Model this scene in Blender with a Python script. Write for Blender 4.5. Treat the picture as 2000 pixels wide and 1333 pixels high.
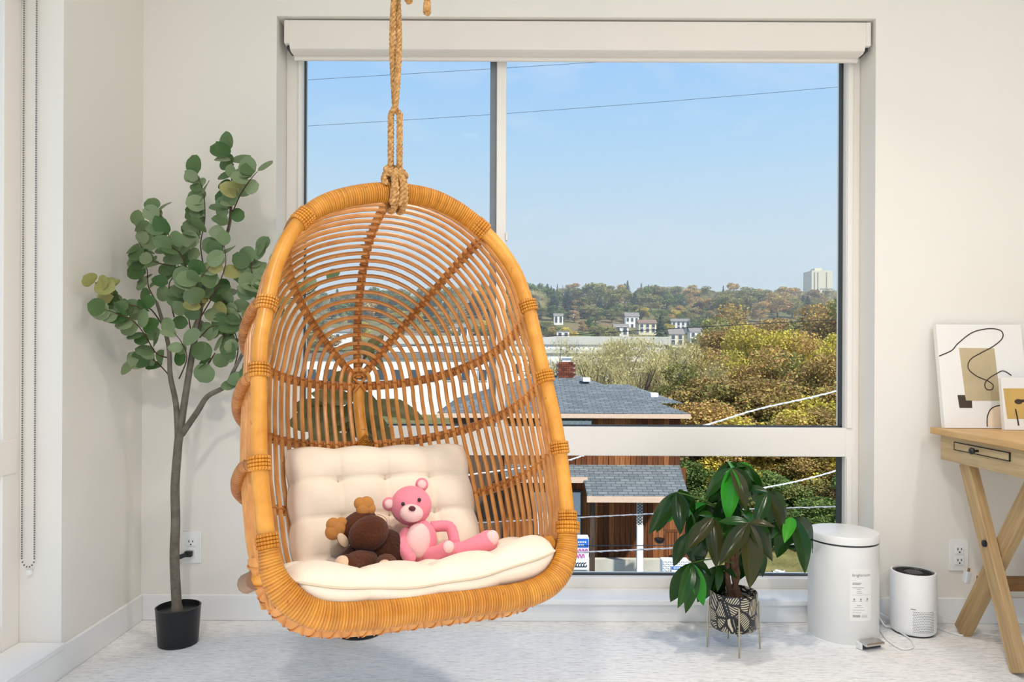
import bpy, math, random
from mathutils import Vector as V, Matrix
PI = math.pi
R = math.radians
for o in list(bpy.data.objects): bpy.data.objects.remove(o)
scene = bpy.context.scene
col = scene.collection

# ------------------------------------------------------------------ camera
F, CX, CY, EYE, ROLL = 1450.0, 1000.0, 697.0, 0.947, R(0.25)
cam = bpy.data.cameras.new('camera'); camo = bpy.data.objects.new('camera', cam); col.objects.link(camo)
cam.sensor_width = 36; cam.lens = 36 * F / 2000; cam.shift_y = (CY - 666.5) / 2000; cam.clip_end = 2000
camo.matrix_world = Matrix.Translation((0, 0, EYE)) @ Matrix.Rotation(R(90), 4, 'X') @ Matrix.Rotation(ROLL, 4, 'Z')
scene.camera = camo
vs = scene.view_settings
vs.view_transform = 'Standard'; vs.look = 'None'; vs.gamma = 1; vs.use_curve_mapping = False
vs.exposure = 0.42

# ------------------------------------------------------------------ sky
def make_world():
    w = bpy.data.worlds.new('sky'); scene.world = w; w.use_nodes = True
    nt = w.node_tree; nt.nodes.clear(); N = nt.nodes.new; L = nt.links.new
    out = N('ShaderNodeOutputWorld'); bg = N('ShaderNodeBackground'); tc = N('ShaderNodeTexCoord')
    sep = N('ShaderNodeSeparateXYZ'); ramp = N('ShaderNodeValToRGB'); mix = N('ShaderNodeMixRGB')
    mp = N('ShaderNodeMapping'); nz = N('ShaderNodeTexNoise'); cr = N('ShaderNodeValToRGB')
    L(tc.outputs['Generated'], sep.inputs[0]); L(sep.outputs['Z'], ramp.inputs[0])
    e = ramp.color_ramp.elements
    e[0].position = 0.0; e[0].color = (.51, .595, .66, 1)
    e[1].position = 0.75; e[1].color = (.15, .31, .62, 1)
    for p, c in ((.15, (.478, .588, .675, 1)), (.27, (.335, .525, .725, 1)), (.38, (.25, .455, .745, 1))):
        q = e.new(p); q.color = c
    L(tc.outputs['Generated'], mp.inputs[0]); mp.inputs['Scale'].default_value = (1.6, 1.6, 5.0)
    mp.inputs['Location'].default_value = (.35, .1, .2)
    L(mp.outputs[0], nz.inputs['Vector']); nz.inputs['Scale'].default_value = 2.2; nz.inputs['Detail'].default_value = 7
    nz.inputs['Roughness'].default_value = .62; nz.inputs['Distortion'].default_value = .5
    L(nz.outputs[0], cr.inputs[0]); cr.color_ramp.elements[0].position = .49; cr.color_ramp.elements[1].position = .78
    cr.color_ramp.elements[0].color = (0, 0, 0, 1); cr.color_ramp.elements[1].color = (.62, .62, .62, 1)
    L(cr.outputs[0], mix.inputs[0]); L(ramp.outputs[0], mix.inputs[1]); mix.inputs[2].default_value = (.60, .64, .72, 1)
    L(mix.outputs[0], bg.inputs[0]); bg.inputs[1].default_value = 1.0
    L(bg.outputs[0], out.inputs[0])
make_world()

# soft late-autumn sun, high on the right behind the building (the right wall keeps it out of the room)
sd = bpy.data.lights.new('sun', 'SUN'); sd.energy = 5.4; sd.angle = R(3); sd.color = (1, .93, .82)
so = bpy.data.objects.new('sun', sd); col.objects.link(so)
so.rotation_euler = V((-.52, .47, -.72)).to_track_quat('-Z', 'Y').to_euler()

# ------------------------------------------------------------------ helpers
def at(px, py, Y):                       # point at depth Y that the photograph shows near (px, py)
    dx, dy = px - CX, py - CY
    c, s = math.cos(ROLL), math.sin(ROLL)
    dx, dy = dx * c + dy * s, dy * c - dx * s
    return V((dx * Y / F, Y, EYE - dy * Y / F))

def tag(o, label=None, cat=None, group=None, kind=None):
    if label: o['label'] = label
    if cat: o['category'] = cat
    if group: o['group'] = group
    if kind: o['kind'] = kind
    return o

def empty(name, loc=(0, 0, 0), rz=0, M=None):
    o = bpy.data.objects.new(name, None); col.objects.link(o)
    o.empty_display_size = .05
    if M is not None: o.matrix_world = M
    else: o.location = loc; o.rotation_euler = (0, 0, rz)
    return o

def link(name, me, parent=None, M=None):
    o = bpy.data.objects.new(name, me); col.objects.link(o)
    if parent: o.parent = parent
    if M is not None: o.matrix_local = M
    return o

def sp(pts, n=6, closed=False):          # Catmull-Rom
    P = [V(p) for p in pts]; k = len(P); out = []
    rng = range(k) if closed else range(k - 1)
    for i in rng:
        if closed: a, b, c, d = P[i - 1], P[i], P[(i + 1) % k], P[(i + 2) % k]
        else: a, b, c, d = P[max(i - 1, 0)], P[i], P[i + 1], P[min(i + 2, k - 1)]
        for j in range(n):
            t = j / n
            out.append(.5 * ((2 * b) + (c - a) * t + (2 * a - 5 * b + 4 * c - d) * t * t + (3 * b - a - 3 * c + d) * t ** 3))
    if not closed: out.append(P[-1].copy())
    return out

class MB:
    def __init__(s): s.v = []; s.f = []; s.a = []
    def _add(s, vs_, fs, at_=None):
        k = len(s.v); s.v += [tuple(q) for q in vs_]; s.f += [tuple(i + k for i in q) for q in fs]
        s.a += at_ if at_ else [0.0] * len(vs_)
        return s
    def box(s, c, d, M=None):
        x, y, z = d[0] / 2, d[1] / 2, d[2] / 2
        vv = [V((i, j, k)) for i in (-x, x) for j in (-y, y) for k in (-z, z)]
        if M: vv = [M @ q for q in vv]
        vv = [q + V(c) for q in vv]
        return s._add(vv, [(0, 1, 3, 2), (4, 6, 7, 5), (0, 4, 5, 1), (2, 3, 7, 6), (0, 2, 6, 4), (1, 5, 7, 3)])
    def b2(s, lo, hi):
        return s.box([(lo[i] + hi[i]) / 2 for i in range(3)], [abs(hi[i] - lo[i]) for i in range(3)])
    def tube(s, pts, r, n=8, closed=False, cap=True, squash=None):
        P = [V(p) for p in pts]; k = len(P)
        rr = r if isinstance(r, (list, tuple)) else [r] * k
        T = []
        for i in range(k):
            a = P[i - 1] if (closed or i > 0) else P[i]
            b = P[(i + 1) % k] if (closed or i < k - 1) else P[i]
            t = b - a; T.append(t.normalized() if t.length > 1e-9 else V((0, 0, 1)))
        ref = V((0, 0, 1)) if abs(T[0].z) < .9 else V((1, 0, 0))
        nrm = (ref - T[0] * ref.dot(T[0])).normalized()
        vv = []; aa = []; L = 0
        for i in range(k):
            if i: L += (P[i] - P[i - 1]).length
            nrm = nrm - T[i] * nrm.dot(T[i])
            nrm = nrm.normalized() if nrm.length > 1e-6 else T[i].orthogonal().normalized()
            bi = T[i].cross(nrm)
            for j in range(n):
                q = 2 * PI * j / n
                vv.append(P[i] + (nrm * math.cos(q) + bi * math.sin(q)) * rr[i]); aa.append(L)
        fs = []
        for i in range(k if closed else k - 1):
            a, b = i * n, ((i + 1) % k) * n
            for j in range(n): fs.append((a + j, a + (j + 1) % n, b + (j + 1) % n, b + j))
        if cap and not closed:
            fs.append(tuple(reversed(range(n)))); fs.append(tuple(range((k - 1) * n, k * n)))
        return s._add(vv, fs, aa)
    def lathe(s, prof, n=24, c=(0, 0, 0), M=None):
        vv = []; fs = []; k = len(prof)
        for (r, z) in prof:
            for j in range(n):
                q = 2 * PI * j / n; p = V((r * math.cos(q), r * math.sin(q), z))
                if M: p = M @ p
                vv.append(p + V(c))
        for i in range(k - 1):
            for j in range(n): fs.append((i * n + j, i * n + (j + 1) % n, (i + 1) * n + (j + 1) % n, (i + 1) * n + j))
        if prof[0][0] > 1e-6: fs.append(tuple(reversed(range(n))))
        if prof[-1][0] > 1e-6: fs.append(tuple(range((k - 1) * n, k * n)))
        return s._add(vv, fs)
    def ell(s, c, r, nu=20, nv=12, M=None):
        vv = [V((0, 0, -1))]; fs = []
        for i in range(1, nv):
            t = -PI / 2 + PI * i / nv
            for j in range(nu):
                q = 2 * PI * j / nu; vv.append(V((math.cos(t) * math.cos(q), math.cos(t) * math.sin(q), math.sin(t))))
        vv.append(V((0, 0, 1))); l = len(vv) - 1
        rr = r if isinstance(r, (list, tuple)) else (r, r, r)
        vv = [V((q.x * rr[0], q.y * rr[1], q.z * rr[2])) for q in vv]
        if M: vv = [M @ q for q in vv]
        vv = [q + V(c) for q in vv]
        for j in range(nu):
            fs.append((0, 1 + (j + 1) % nu, 1 + j)); b = 1 + (nv - 2) * nu
            fs.append((l, b + j, b + (j + 1) % nu))
        for i in range(nv - 2):
            for j in range(nu):
                a = 1 + i * nu; fs.append((a + j, a + (j + 1) % nu, a + nu + (j + 1) % nu, a + nu + j))
        return s._add(vv, fs)
    def grid(s, fn, nu, nv, wrapu=False):
        vv = [fn(i / (nu if wrapu else nu - 1), j / (nv - 1)) for j in range(nv) for i in range(nu)]
        fs = []
        for j in range(nv - 1):
            for i in range(nu if wrapu else nu - 1):
                fs.append((j * nu + i, j * nu + (i + 1) % nu, (j + 1) * nu + (i + 1) % nu, (j + 1) * nu + i))
        return s._add(vv, fs)
    def prism(s, poly, h, M):            # poly in local xy, extruded 0..h in local z
        n = len(poly)
        vv = [M @ V((p[0], p[1], 0)) for p in poly] + [M @ V((p[0], p[1], h)) for p in poly]
        fs = [tuple(reversed(range(n))), tuple(range(n, 2 * n))] + [(i, (i + 1) % n, n + (i + 1) % n, n + i) for i in range(n)]
        return s._add(vv, fs)
    def mesh(s, name, m, smooth=True, ang=40):
        me = bpy.data.meshes.new(name); me.from_pydata(s.v, [], s.f)
        at_ = me.attributes.new('len', 'FLOAT', 'POINT'); at_.data.foreach_set('value', s.a)
        me.materials.append(m)
        if smooth:
            me.polygons.foreach_set('use_smooth', [True] * len(me.polygons)); me.set_sharp_from_angle(angle=R(ang))
        me.update(); return me
    def build(s, name, m, parent=None, smooth=True, bevel=0, M=None, ang=40):
        o = link(name, s.mesh(name, m, smooth, ang), parent, M)
        if bevel:
            b = o.modifiers.new('bevel', 'BEVEL'); b.width = bevel; b.segments = 2; b.limit_method = 'ANGLE'; b.angle_limit = R(40)
        return o

def copy_tree(o, parent=None):
    c = o.copy(); col.objects.link(c); c.parent = parent
    for ch in list(o.children): copy_tree(ch, c)
    return c

# ------------------------------------------------------------------ materials
def lin(c):
    f = lambda x: x / 12.92 if x <= .04045 else ((x + .055) / 1.055) ** 2.4
    return tuple(f(q / 255) for q in c) + (1,)
class NT:
    def __init__(s, name):
        s.m = bpy.data.materials.new(name); s.m.use_nodes = True; s.t = s.m.node_tree
        s.b = s.t.nodes['Principled BSDF']; s.o = s.t.nodes['Material Output']
    def n(s, kind, **kw):
        q = s.t.nodes.new('ShaderNode' + kind)
        for k, v in kw.items():
            if k in q.inputs: q.inputs[k].default_value = v
            else: setattr(q, k, v)
        return q
    def l(s, a, b): s.t.links.new(a, b)
    def ramp(s, fac, stops):
        r = s.n('ValToRGB'); s.l(fac, r.inputs[0]); e = r.color_ramp.elements
        e[0].position, e[0].color = stops[0]; e[1].position, e[1].color = stops[-1]
        for p, c in stops[1:-1]: q = e.new(p); q.color = c
        return r.outputs[0]
    def coord(s, kind='Object', scale=(1, 1, 1)):
        tc = s.n('TexCoord'); mp = s.n('Mapping'); s.l(tc.outputs[kind], mp.inputs[0]); mp.inputs['Scale'].default_value = scale
        return mp.outputs[0]
    def bump(s, h, strength=.3, dist=.01):
        b = s.n('Bump'); b.inputs['Strength'].default_value = strength; b.inputs['Distance'].default_value = dist
        s.l(h, b.inputs['Height']); s.l(b.outputs[0], s.b.inputs['Normal'])
    def noise(s, vec, scale, detail=3, rough=.5):
        q = s.n('TexNoise'); s.l(vec, q.inputs['Vector']); q.inputs['Scale'].default_value = scale
        q.inputs['Detail'].default_value = detail; q.inputs['Roughness'].default_value = rough
        return q.outputs[0]
    def mix(s, f, a, b, mode='MIX'):
        q = s.n('MixRGB'); q.blend_type = mode
        for i, x in enumerate((f, a, b)):
            if hasattr(x, 'is_output'): s.l(x, q.inputs[i])
            else: q.inputs[i].default_value = x
        return q.outputs[0]
    def col_(s, c): s.l(c, s.b.inputs['Base Color'])
    def set(s, rough=.5, spec=.5, metal=0, sheen=0):
        s.b.inputs['Roughness'].default_value = rough; s.b.inputs['Specular IOR Level'].default_value = spec
        s.b.inputs['Metallic'].default_value = metal; s.b.inputs['Sheen Weight'].default_value = sheen
        return s

def plain(name, c, rough=.5, spec=.4, metal=0, vary=.06, scale=12, bump=0, bscale=200):
    t = NT(name); t.set(rough, spec, metal); c = lin(c)
    v = t.coord(); nz = t.noise(v, scale)
    lo = tuple(q * (1 - vary) for q in c[:3]) + (1,); hi = tuple(min(1, q * (1 + vary)) for q in c[:3]) + (1,)
    t.col_(t.ramp(nz, [(.3, lo), (.7, hi)]))
    if bump: t.bump(t.noise(v, bscale, 4), bump, .002)
    return t.m
M = {}
def mk():
    M['wall'] = plain('wall_paint', (236, 231, 222), .75, .2, vary=.012, scale=2, bump=.06, bscale=350)
    M['trim'] = plain('white_trim', (240, 239, 237), .35, .4, vary=.01, scale=3)
    M['vinyl'] = plain('white_vinyl', (240, 234, 225), .3, .5, vary=.01, scale=3)
    M['cassette'] = plain('blind_cassette', (234, 226, 216), .45, .3, vary=.01, scale=3)
    M['ceil'] = plain('ceiling_paint', (240, 238, 233), .8, .2, vary=.01)
    M['gasket'] = plain('dark_gasket', (62, 66, 70), .5, .3)
    M['greymetal'] = plain('grey_metal', (120, 126, 132), .4, .5)
    M['black'] = plain('black_plastic', (24, 25, 28), .38, .45)
    M['darkgrey'] = plain('dark_grille', (46, 49, 54), .4, .45)
    M['white'] = plain('white_plastic', (238, 238, 236), .32, .5, vary=.01)
    M['binwhite'] = plain('bin_enamel', (232, 231, 227), .34, .5, vary=.01)
    M['chrome'] = plain('brushed_steel', (205, 203, 198), .22, .5, 1)
    M['brass'] = plain('satin_brass', (196, 184, 160), .3, .5, 1)
    M['slot'] = plain('socket_slot', (30, 30, 30), .6, .2)
    M['paper'] = plain('label_paper', (236, 234, 230), .7, .2, vary=.01)
    M['ink'] = plain('grey_ink', (150, 146, 142), .8, .1)
    M['inkdark'] = plain('dark_ink', (120, 116, 112), .8, .1)
    M['barcode'] = plain('label_print', (112, 110, 108), .8, .1)
    # carpet
    t = NT('carpet'); t.set(.95, .05, sheen=.15); v = t.coord('Object', (2.2, 34, 1)); v2 = t.coord('Object', (4.5, 60, 1)); v3 = t.coord()
    a = t.noise(v, 6, 4, .7); b = t.noise(v2, 9, 3, .7); c = t.noise(v3, 1.6, 3)
    k = t.ramp(b, [(.35, lin((112, 111, 113))), (.45, lin((234, 232, 230))), (.56, lin((255, 253, 249)))])
    k2 = t.ramp(a, [(.37, lin((170, 168, 170))), (.50, lin((255, 253, 249)))])
    m1 = t.mix(.5, k, k2); m2 = t.mix(t.ramp(c, [(.35, (0, 0, 0, 1)), (.7, (.22, .22, .22, 1))]), m1, lin((244, 243, 243)))
    t.col_(m2); t.bump(b, .45, .005); M['carpet'] = t.m
    # glass
    t = NT('window_glass'); tr = t.n('BsdfTransparent'); gl = t.n('BsdfGlossy'); gl.inputs['Roughness'].default_value = .02
    tr.inputs[0].default_value = (.97, .985, .98, 1); mx = t.n('MixShader'); fr = t.n('Fresnel'); fr.inputs[0].default_value = 1.015
    t.l(fr.outputs[0], mx.inputs[0]); t.l(tr.outputs[0], mx.inputs[1]); t.l(gl.outputs[0], mx.inputs[2]); t.l(mx.outputs[0], t.o.inputs[0]); M['glass'] = t.m
    # rattan pole, cane, wrapped rattan
    def ratt(name, a, b, dark, wrap=0, rough=.32, node=True):
        t = NT(name); t.set(rough, .5); v = t.coord('Object', (1, 1, 1)); at_ = t.n('Attribute', attribute_name='len')
        nz = t.noise(v, 22, 4); base = t.ramp(nz, [(.3, lin(a)), (.68, lin(b))])
        oi = t.n('ObjectInfo'); hue = t.ramp(oi.outputs['Random'], [(0, (.86, .84, .80, 1)), (1, (1.0, 1.0, 1.0, 1))])
        base = t.mix(1, base, hue, 'MULTIPLY')
        sc = t.noise(t.coord('Object', (1, 1, 1)), 60, 2); base = t.mix(t.ramp(sc, [(.70, (0, 0, 0, 1)), (.76, (.6, .6, .6, 1))]), base, lin(dark))
        if wrap:
            m = t.n('Math', operation='MULTIPLY'); t.l(at_.outputs['Fac'], m.inputs[0]); m.inputs[1].default_value = 2 * PI / wrap
            s_ = t.n('Math', operation='SINE'); t.l(m.outputs[0], s_.inputs[0])
            ma = t.n('MapRange'); t.l(s_.outputs[0], ma.inputs[0]); ma.inputs[1].default_value = -1; ma.inputs[2].default_value = 1
            pw = t.n('Math', operation='POWER'); t.l(ma.outputs[0], pw.inputs[0]); pw.inputs[1].default_value = .45
            fl = t.n('Math', operation='DIVIDE'); t.l(at_.outputs['Fac'], fl.inputs[0]); fl.inputs[1].default_value = wrap * 1.0
            ff = t.n('Math', operation='FLOOR'); t.l(fl.outputs[0], ff.inputs[0])
            wn = t.n('TexWhiteNoise', noise_dimensions='1D'); t.l(ff.outputs[0], wn.inputs['W'])
            base = t.mix(1, base, t.ramp(wn.outputs[0], [(0, (.80, .76, .70, 1)), (1, (1.06, 1.05, 1.02, 1))]), 'MULTIPLY')
            t.bump(pw.outputs[0], .75, .0035)
        t.col_(base); return t.m
    M['pole'] = ratt('rattan_pole', (208, 136, 44), (230, 164, 68), (120, 66, 24))
    M['cane'] = ratt('rattan_cane', (196, 128, 60), (222, 158, 86), (110, 62, 28))
    M['wrap'] = ratt('wrapped_rattan', (210, 132, 36), (232, 160, 58), (150, 84, 26), .0058)
    M['rib'] = ratt('rattan_rib', (176, 108, 50), (204, 136, 68), (104, 58, 26), .009, .4)
    M['tie'] = ratt('rattan_lashing', (184, 112, 48), (210, 140, 66), (104, 58, 26), 0, .45)
    M['cap'] = plain('cut_pole_end', (146, 118, 98), .6, .3, vary=.15, scale=60)
    # rope
    t = NT('manila_rope'); t.set(.85, .15); v = t.coord('Object', (1, 1, 1)); nz = t.noise(v, 140, 4)
    t.col_(t.ramp(nz, [(.3, lin((150, 104, 56))), (.7, lin((212, 168, 112)))])); t.bump(nz, .4, .003); M['rope'] = t.m
    # fabric
    def fab(name, c, bs=420, vary=.04, sheen=.25, bst=.25):
        t = NT(name); t.set(.9, .1, sheen=sheen); v = t.coord(); c = lin(c); nz = t.noise(v, bs, 2); n2 = t.noise(v, 9, 3)
        lo = tuple(q * (1 - vary) for q in c[:3]) + (1,); hi = tuple(min(1, q * (1 + vary)) for q in c[:3]) + (1,)
        t.col_(t.ramp(n2, [(.3, lo), (.7, hi)])); t.bump(nz, bst, .0015 if bs > 200 else .004); return t.m
    M['cushion'] = fab('cream_cotton', (236, 221, 199))
    M['seam'] = fab('seam_thread', (214, 196, 168))
    M['brown'] = fab('brown_plush', (84, 46, 28), 170, .3, .12, 1)
    M['brown2'] = fab('dark_brown_plush', (66, 36, 22), 170, .3, .12, 1)
    M['tan'] = fab('tan_plush', (190, 128, 66), 260, .1, .2, .6)
    M['creampl'] = fab('cream_plush', (226, 192, 158), 300, .08, .4, .5)
    M['pink'] = fab('pink_plush', (238, 138, 152), 260, .08, .3, .6)
    M['palepink'] = fab('pale_pink_plush', (244, 198, 190), 300, .05, .5, .5)
    M['nose'] = fab('dark_nose', (92, 48, 50), 300, .05, .2, .3)
    # leaves
    def leaf(name, a, b, back, rough=.5, isl=False, trans=.25, veins=True):
        t = NT(name); t.set(rough, .4); v = t.coord(); nz = t.noise(v, 30, 3)
        if isl: g = t.n('NewGeometry'); r = g.outputs['Random Per Island']
        else: g = t.n('NewGeometry'); r = t.n('ObjectInfo').outputs['Random']
        base = t.ramp(r, [(0, lin(a)), (1, lin(b))]); base = t.mix(1, base, t.ramp(nz, [(.3, (.88, .88, .88, 1)), (.7, (1, 1, 1, 1))]), 'MULTIPLY')
        base = t.mix(g.outputs['Backfacing'], base, lin(back)); t.col_(base)
        if trans:
            tl = t.n('BsdfTranslucent'); t.l(base, tl.inputs[0]); mx = t.n('MixShader'); mx.inputs[0].default_value = trans
            t.l(t.b.outputs[0], mx.inputs[1]); t.l(tl.outputs[0], mx.inputs[2]); t.l(mx.outputs[0], t.o.inputs[0])
        return t.m
    M['euc'] = leaf('eucalyptus_leaf', (72, 108, 54), (154, 170, 128), (146, 154, 112), .5)
    M['eucyel'] = leaf('pale_eucalyptus_leaf', (160, 162, 96), (190, 184, 122), (180, 176, 118), .6)
    M['pach'] = leaf('glossy_leaf', (20, 52, 16), (44, 90, 24), (60, 98, 34), .22)
    M['pachbr'] = leaf('bronzed_leaf', (40, 52, 18), (66, 64, 24), (54, 76, 28), .22)
    M['pachnew'] = leaf('bright_new_leaf', (40, 150, 34), (70, 166, 40), (70, 150, 50), .3)
    M['fig'] = leaf('olive_leaf', (84, 84, 48), (118, 110, 62), (132, 112, 66), .4)
    M['bark'] = plain('grey_bark', (112, 106, 94), .85, .15, vary=.25, scale=40, bump=.6, bscale=90)
    M['twig'] = plain('dark_twig', (84, 62, 52), .8, .2, vary=.2, scale=40)
    M['pstem'] = plain('braided_stem', (96, 72, 54), .8, .2, vary=.25, scale=50, bump=.5, bscale=80)
    M['greenstem'] = plain('green_petiole', (76, 108, 44), .5, .3)
    M['soil'] = plain('potting_soil', (44, 38, 34), .95, .05, vary=.4, scale=80, bump=1, bscale=120)
    # desk wood
    def wood(name, a, b, ax=1, sc=1, rough=.5):
        t = NT(name); t.set(rough, .35); s_ = [26 * sc] * 3; s_[ax] = 1.6 * sc
        v = t.coord('Object', tuple(s_)); nz = t.noise(v, 3, 5, .6); n2 = t.noise(t.coord('Object', (2, 2, 2)), 3, 2)
        oi = t.n('ObjectInfo'); k = t.ramp(nz, [(.3, lin(a)), (.7, lin(b))])
        t.col_(t.mix(1, k, t.ramp(oi.outputs['Random'], [(0, (.9, .9, .9, 1)), (1, (1.04, 1.04, 1.04, 1))]), 'MULTIPLY')); t.bump(nz, .15, .002); return t.m
    M['desktop'] = wood('desk_top_wood', (196, 152, 96), (222, 182, 126), 1)
    M['deskend'] = wood('desk_apron_wood', (172, 146, 104), (200, 176, 136), 1)
    M['deskleg'] = wood('desk_leg_wood', (164, 134, 92), (196, 166, 122), 2)
    M['deskdark'] = wood('desk_stretcher_wood', (116, 80, 44), (150, 108, 64), 0)
    M['canvas'] = fab('white_canvas', (238, 235, 230), 500, .015, 0)
    M['artbeige'] = fab('beige_paint', (192, 176, 142), 60, .1, 0)
    M['artdark'] = fab('charcoal_paint', (78, 68, 58), 60, .06, 0)
    M['artpeach'] = fab('peach_paint', (244, 224, 198), 60, .03, 0)
    M['artgold'] = fab('ochre_paint', (206, 172, 104), 60, .1, 0)
    M['artline'] = fab('dark_line_paint', (70, 58, 52), 60, .05, 0)
    # patterned pot : dark glaze with pale feather strokes
    t = NT('patterned_pot_glaze'); t.set(.35, .4); tc = t.n('TexCoord'); vm = t.n('TexVoronoi', feature='F1'); mp = t.n('Mapping')
    t.l(tc.outputs['Object'], mp.inputs[0]); mp.inputs['Scale'].default_value = (30, 30, 22); t.l(mp.outputs[0], vm.inputs['Vector']); vm.inputs['Scale'].default_value = 1
    se = t.n('SeparateXYZ'); t.l(vm.outputs['Color'], se.inputs[0])
    ve = t.n('TexVoronoi', feature='DISTANCE_TO_EDGE'); t.l(mp.outputs[0], ve.inputs['Vector']); ve.inputs['Scale'].default_value = 1
    rt = t.n('VectorRotate', rotation_type='EULER_XYZ'); t.l(tc.outputs['Object'], rt.inputs['Vector'])
    sc = t.n('VectorMath', operation='SCALE'); t.l(vm.outputs['Color'], sc.inputs[0]); sc.inputs['Scale'].default_value = 6.28; t.l(sc.outputs[0], rt.inputs['Rotation'])
    wv = t.n('TexWave', bands_direction='X'); t.l(rt.outputs[0], wv.inputs['Vector']); wv.inputs['Scale'].default_value = 56; wv.inputs['Distortion'].default_value = 1.5; wv.inputs['Detail'].default_value = 0
    st = t.ramp(wv.outputs['Fac'], [(.44, (0, 0, 0, 1)), (.54, (1, 1, 1, 1))]); ed = t.ramp(ve.outputs['Distance'], [(.05, (0, 0, 0, 1)), (.09, (1, 1, 1, 1))])
    t.col_(t.mix(t.mix(1, st, ed, 'MULTIPLY'), lin((34, 36, 40)), lin((208, 196, 168)))); M['potpat'] = t.m
mk()
# ------------------------------------------------------------------ room shell
WY, WX, RX, BY, CZ = 2.66, -1.325, 3.3, -.6, 2.75       # back wall, left wall, right wall, open rear edge, ceiling
OX0, OX1, OZ0, OZ1 = -.848, 1.299, .078, 2.165           # opening in the back wall
LY0, LY1, LZ0, LZ1 = .30, 2.188, .095, 2.165             # opening in the left wall
TH = .20
def struct(o): o['kind'] = 'structure'; return o
m = MB(); m.b2((WX - TH, BY, -.06), (RX + TH, WY + TH, 0)); tag(struct(m.build('floor', M['carpet'], smooth=False)), 'pale grey heathered carpet floor', 'floor')
m = MB(); m.b2((WX - TH, BY, CZ), (RX + TH, WY + TH, CZ + .15)); tag(struct(m.build('ceiling', M['ceil'], smooth=False)), 'white painted ceiling above the room', 'ceiling')
m = MB(); y0, y1 = WY, WY + TH
m.b2((WX - TH, y0, 0), (OX0, y1, CZ)); m.b2((OX1, y0, 0), (RX + TH, y1, CZ)); m.b2((OX0, y0, OZ1), (OX1, y1, CZ)); m.b2((OX0, y0, 0), (OX1, y1, OZ0))
tag(struct(m.build('wall_back', M['wall'], smooth=False)), 'cream painted wall around the large window', 'wall')
m = MB(); x0, x1 = WX - TH, WX
m.b2((x0, LY1, 0), (x1, WY, CZ)); m.b2((x0, BY, 0), (x1, LY0, CZ)); m.b2((x0, LY0, LZ1), (x1, LY1, CZ)); m.b2((x0, LY0, 0), (x1, LY1, LZ0))
tag(struct(m.build('wall_left', M['wall'], smooth=False)), 'cream painted side wall with leaf shadows', 'wall')
m = MB(); m.b2((RX, BY, 0), (RX + TH, WY, CZ)); tag(struct(m.build('wall_right', M['wall'], smooth=False)), 'cream painted wall beyond the desk', 'wall')
def base(name, lo, hi, lab):
    m = MB(); m.b2(lo, hi); tag(struct(m.build(name, M['trim'], smooth=False, bevel=.003)), lab, 'baseboard')
base('baseboard_back', (WX, WY - .012, 0), (OX0 - .005, WY, .092), 'white baseboard behind the eucalyptus pot')
base('baseboard_window', (OX0 - .005, WY - .008, 0), (OX1 + .005, WY, OZ0 - .014), 'white panel under the big window sill')
base('baseboard_right', (OX1 + .005, WY - .012, 0), (RX, WY, .092), 'white baseboard behind the bin and desk')
base('baseboard_left', (WX, BY, 0), (WX + .012, WY - .012, .092), 'white baseboard along the left wall')
m = MB(); m.b2((OX0 + .001, WY - .022, OZ0 - .014), (OX1 - .001, WY + .117, OZ0 + .004)); tag(struct(m.build('trim_1', M['trim'], smooth=False, bevel=.003)), 'white sill board of the big window', 'sill')
m = MB(); m.b2((WX - .124, LY0 + .001, LZ0 - .014), (WX + .014, LY1 - .001, LZ0 + .004)); tag(struct(m.build('trim_2', M['trim'], smooth=False, bevel=.003)), 'white sill board of the left window', 'sill')

# big window: frame pieces and panes
FY = WY + .117
w1 = empty('window_1', (.2255, FY, OZ0)); tag(w1, 'large white vinyl window with mullion and low rail', 'window', kind='structure')
def wpart(name, lo, hi, mat, parent, org, bev=.003):
    m = MB(); m.b2([lo[i] - org[i] for i in range(3)], [hi[i] - org[i] for i in range(3)])
    return m.build(name, mat, parent, smooth=False, bevel=bev)
O1 = (.2255, FY, OZ0)
def q(x): return (x - 1000) * FY / F
def zz(y): return EYE - (y - CY) * FY / F
GX0, GX1 = q(588), q(1652)
ZT, ZR1, ZR0, ZB = zz(88), zz(834), zz(890), zz(1128)
YB = WY + TH
for nm, lo, hi in (('frame_post', (OX0, FY, OZ0), (GX0, YB, OZ1)), ('frame_post', (GX1, FY, OZ0), (OX1, YB, OZ1)),
                   ('frame_head', (GX0, FY, ZT), (GX1, YB, OZ1)), ('frame_bottom', (GX0, FY, OZ0), (GX1, YB, ZB)),
                   ('rail', (GX0, FY - .004, ZR0), (GX1, YB, ZR1)), ('mullion', (q(968), FY - .002, ZR1), (q(987), YB, ZT))):
    wpart(nm, lo, hi, M['vinyl'], w1, O1)
# raised lips beside the glass
wpart('glazing_lip', (GX1 + .002, FY - .008, ZR1), (GX1 + .022, FY, ZT), M['vinyl'], w1, O1)
wpart('glazing_lip', (GX0 - .014, FY - .008, ZR1), (GX0 - .002, FY, ZT), M['vinyl'], w1, O1)
wpart('glazing_lip', (GX1 + .002, FY - .008, ZB), (GX1 + .022, FY, ZR0), M['vinyl'], w1, O1)
for nm, lo, hi in (('gasket', (GX1 - .008, FY + .03, ZR1), (GX1, FY + .05, ZT)), ('gasket', (GX0, FY + .03, ZR1), (GX0 + .004, FY + .05, ZT)),
                   ('gasket', (GX0, FY + .03, ZR1), (GX1, FY + .05, ZR1 + .005)), ('gasket', (GX1 - .014, FY + .03, ZB), (GX1, FY + .05, ZR0)),
                   ('gasket', (GX0, FY + .03, ZB), (GX1, FY + .05, ZB + .005))):
    wpart(nm, lo, hi, M['gasket'], w1, O1, 0)
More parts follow.
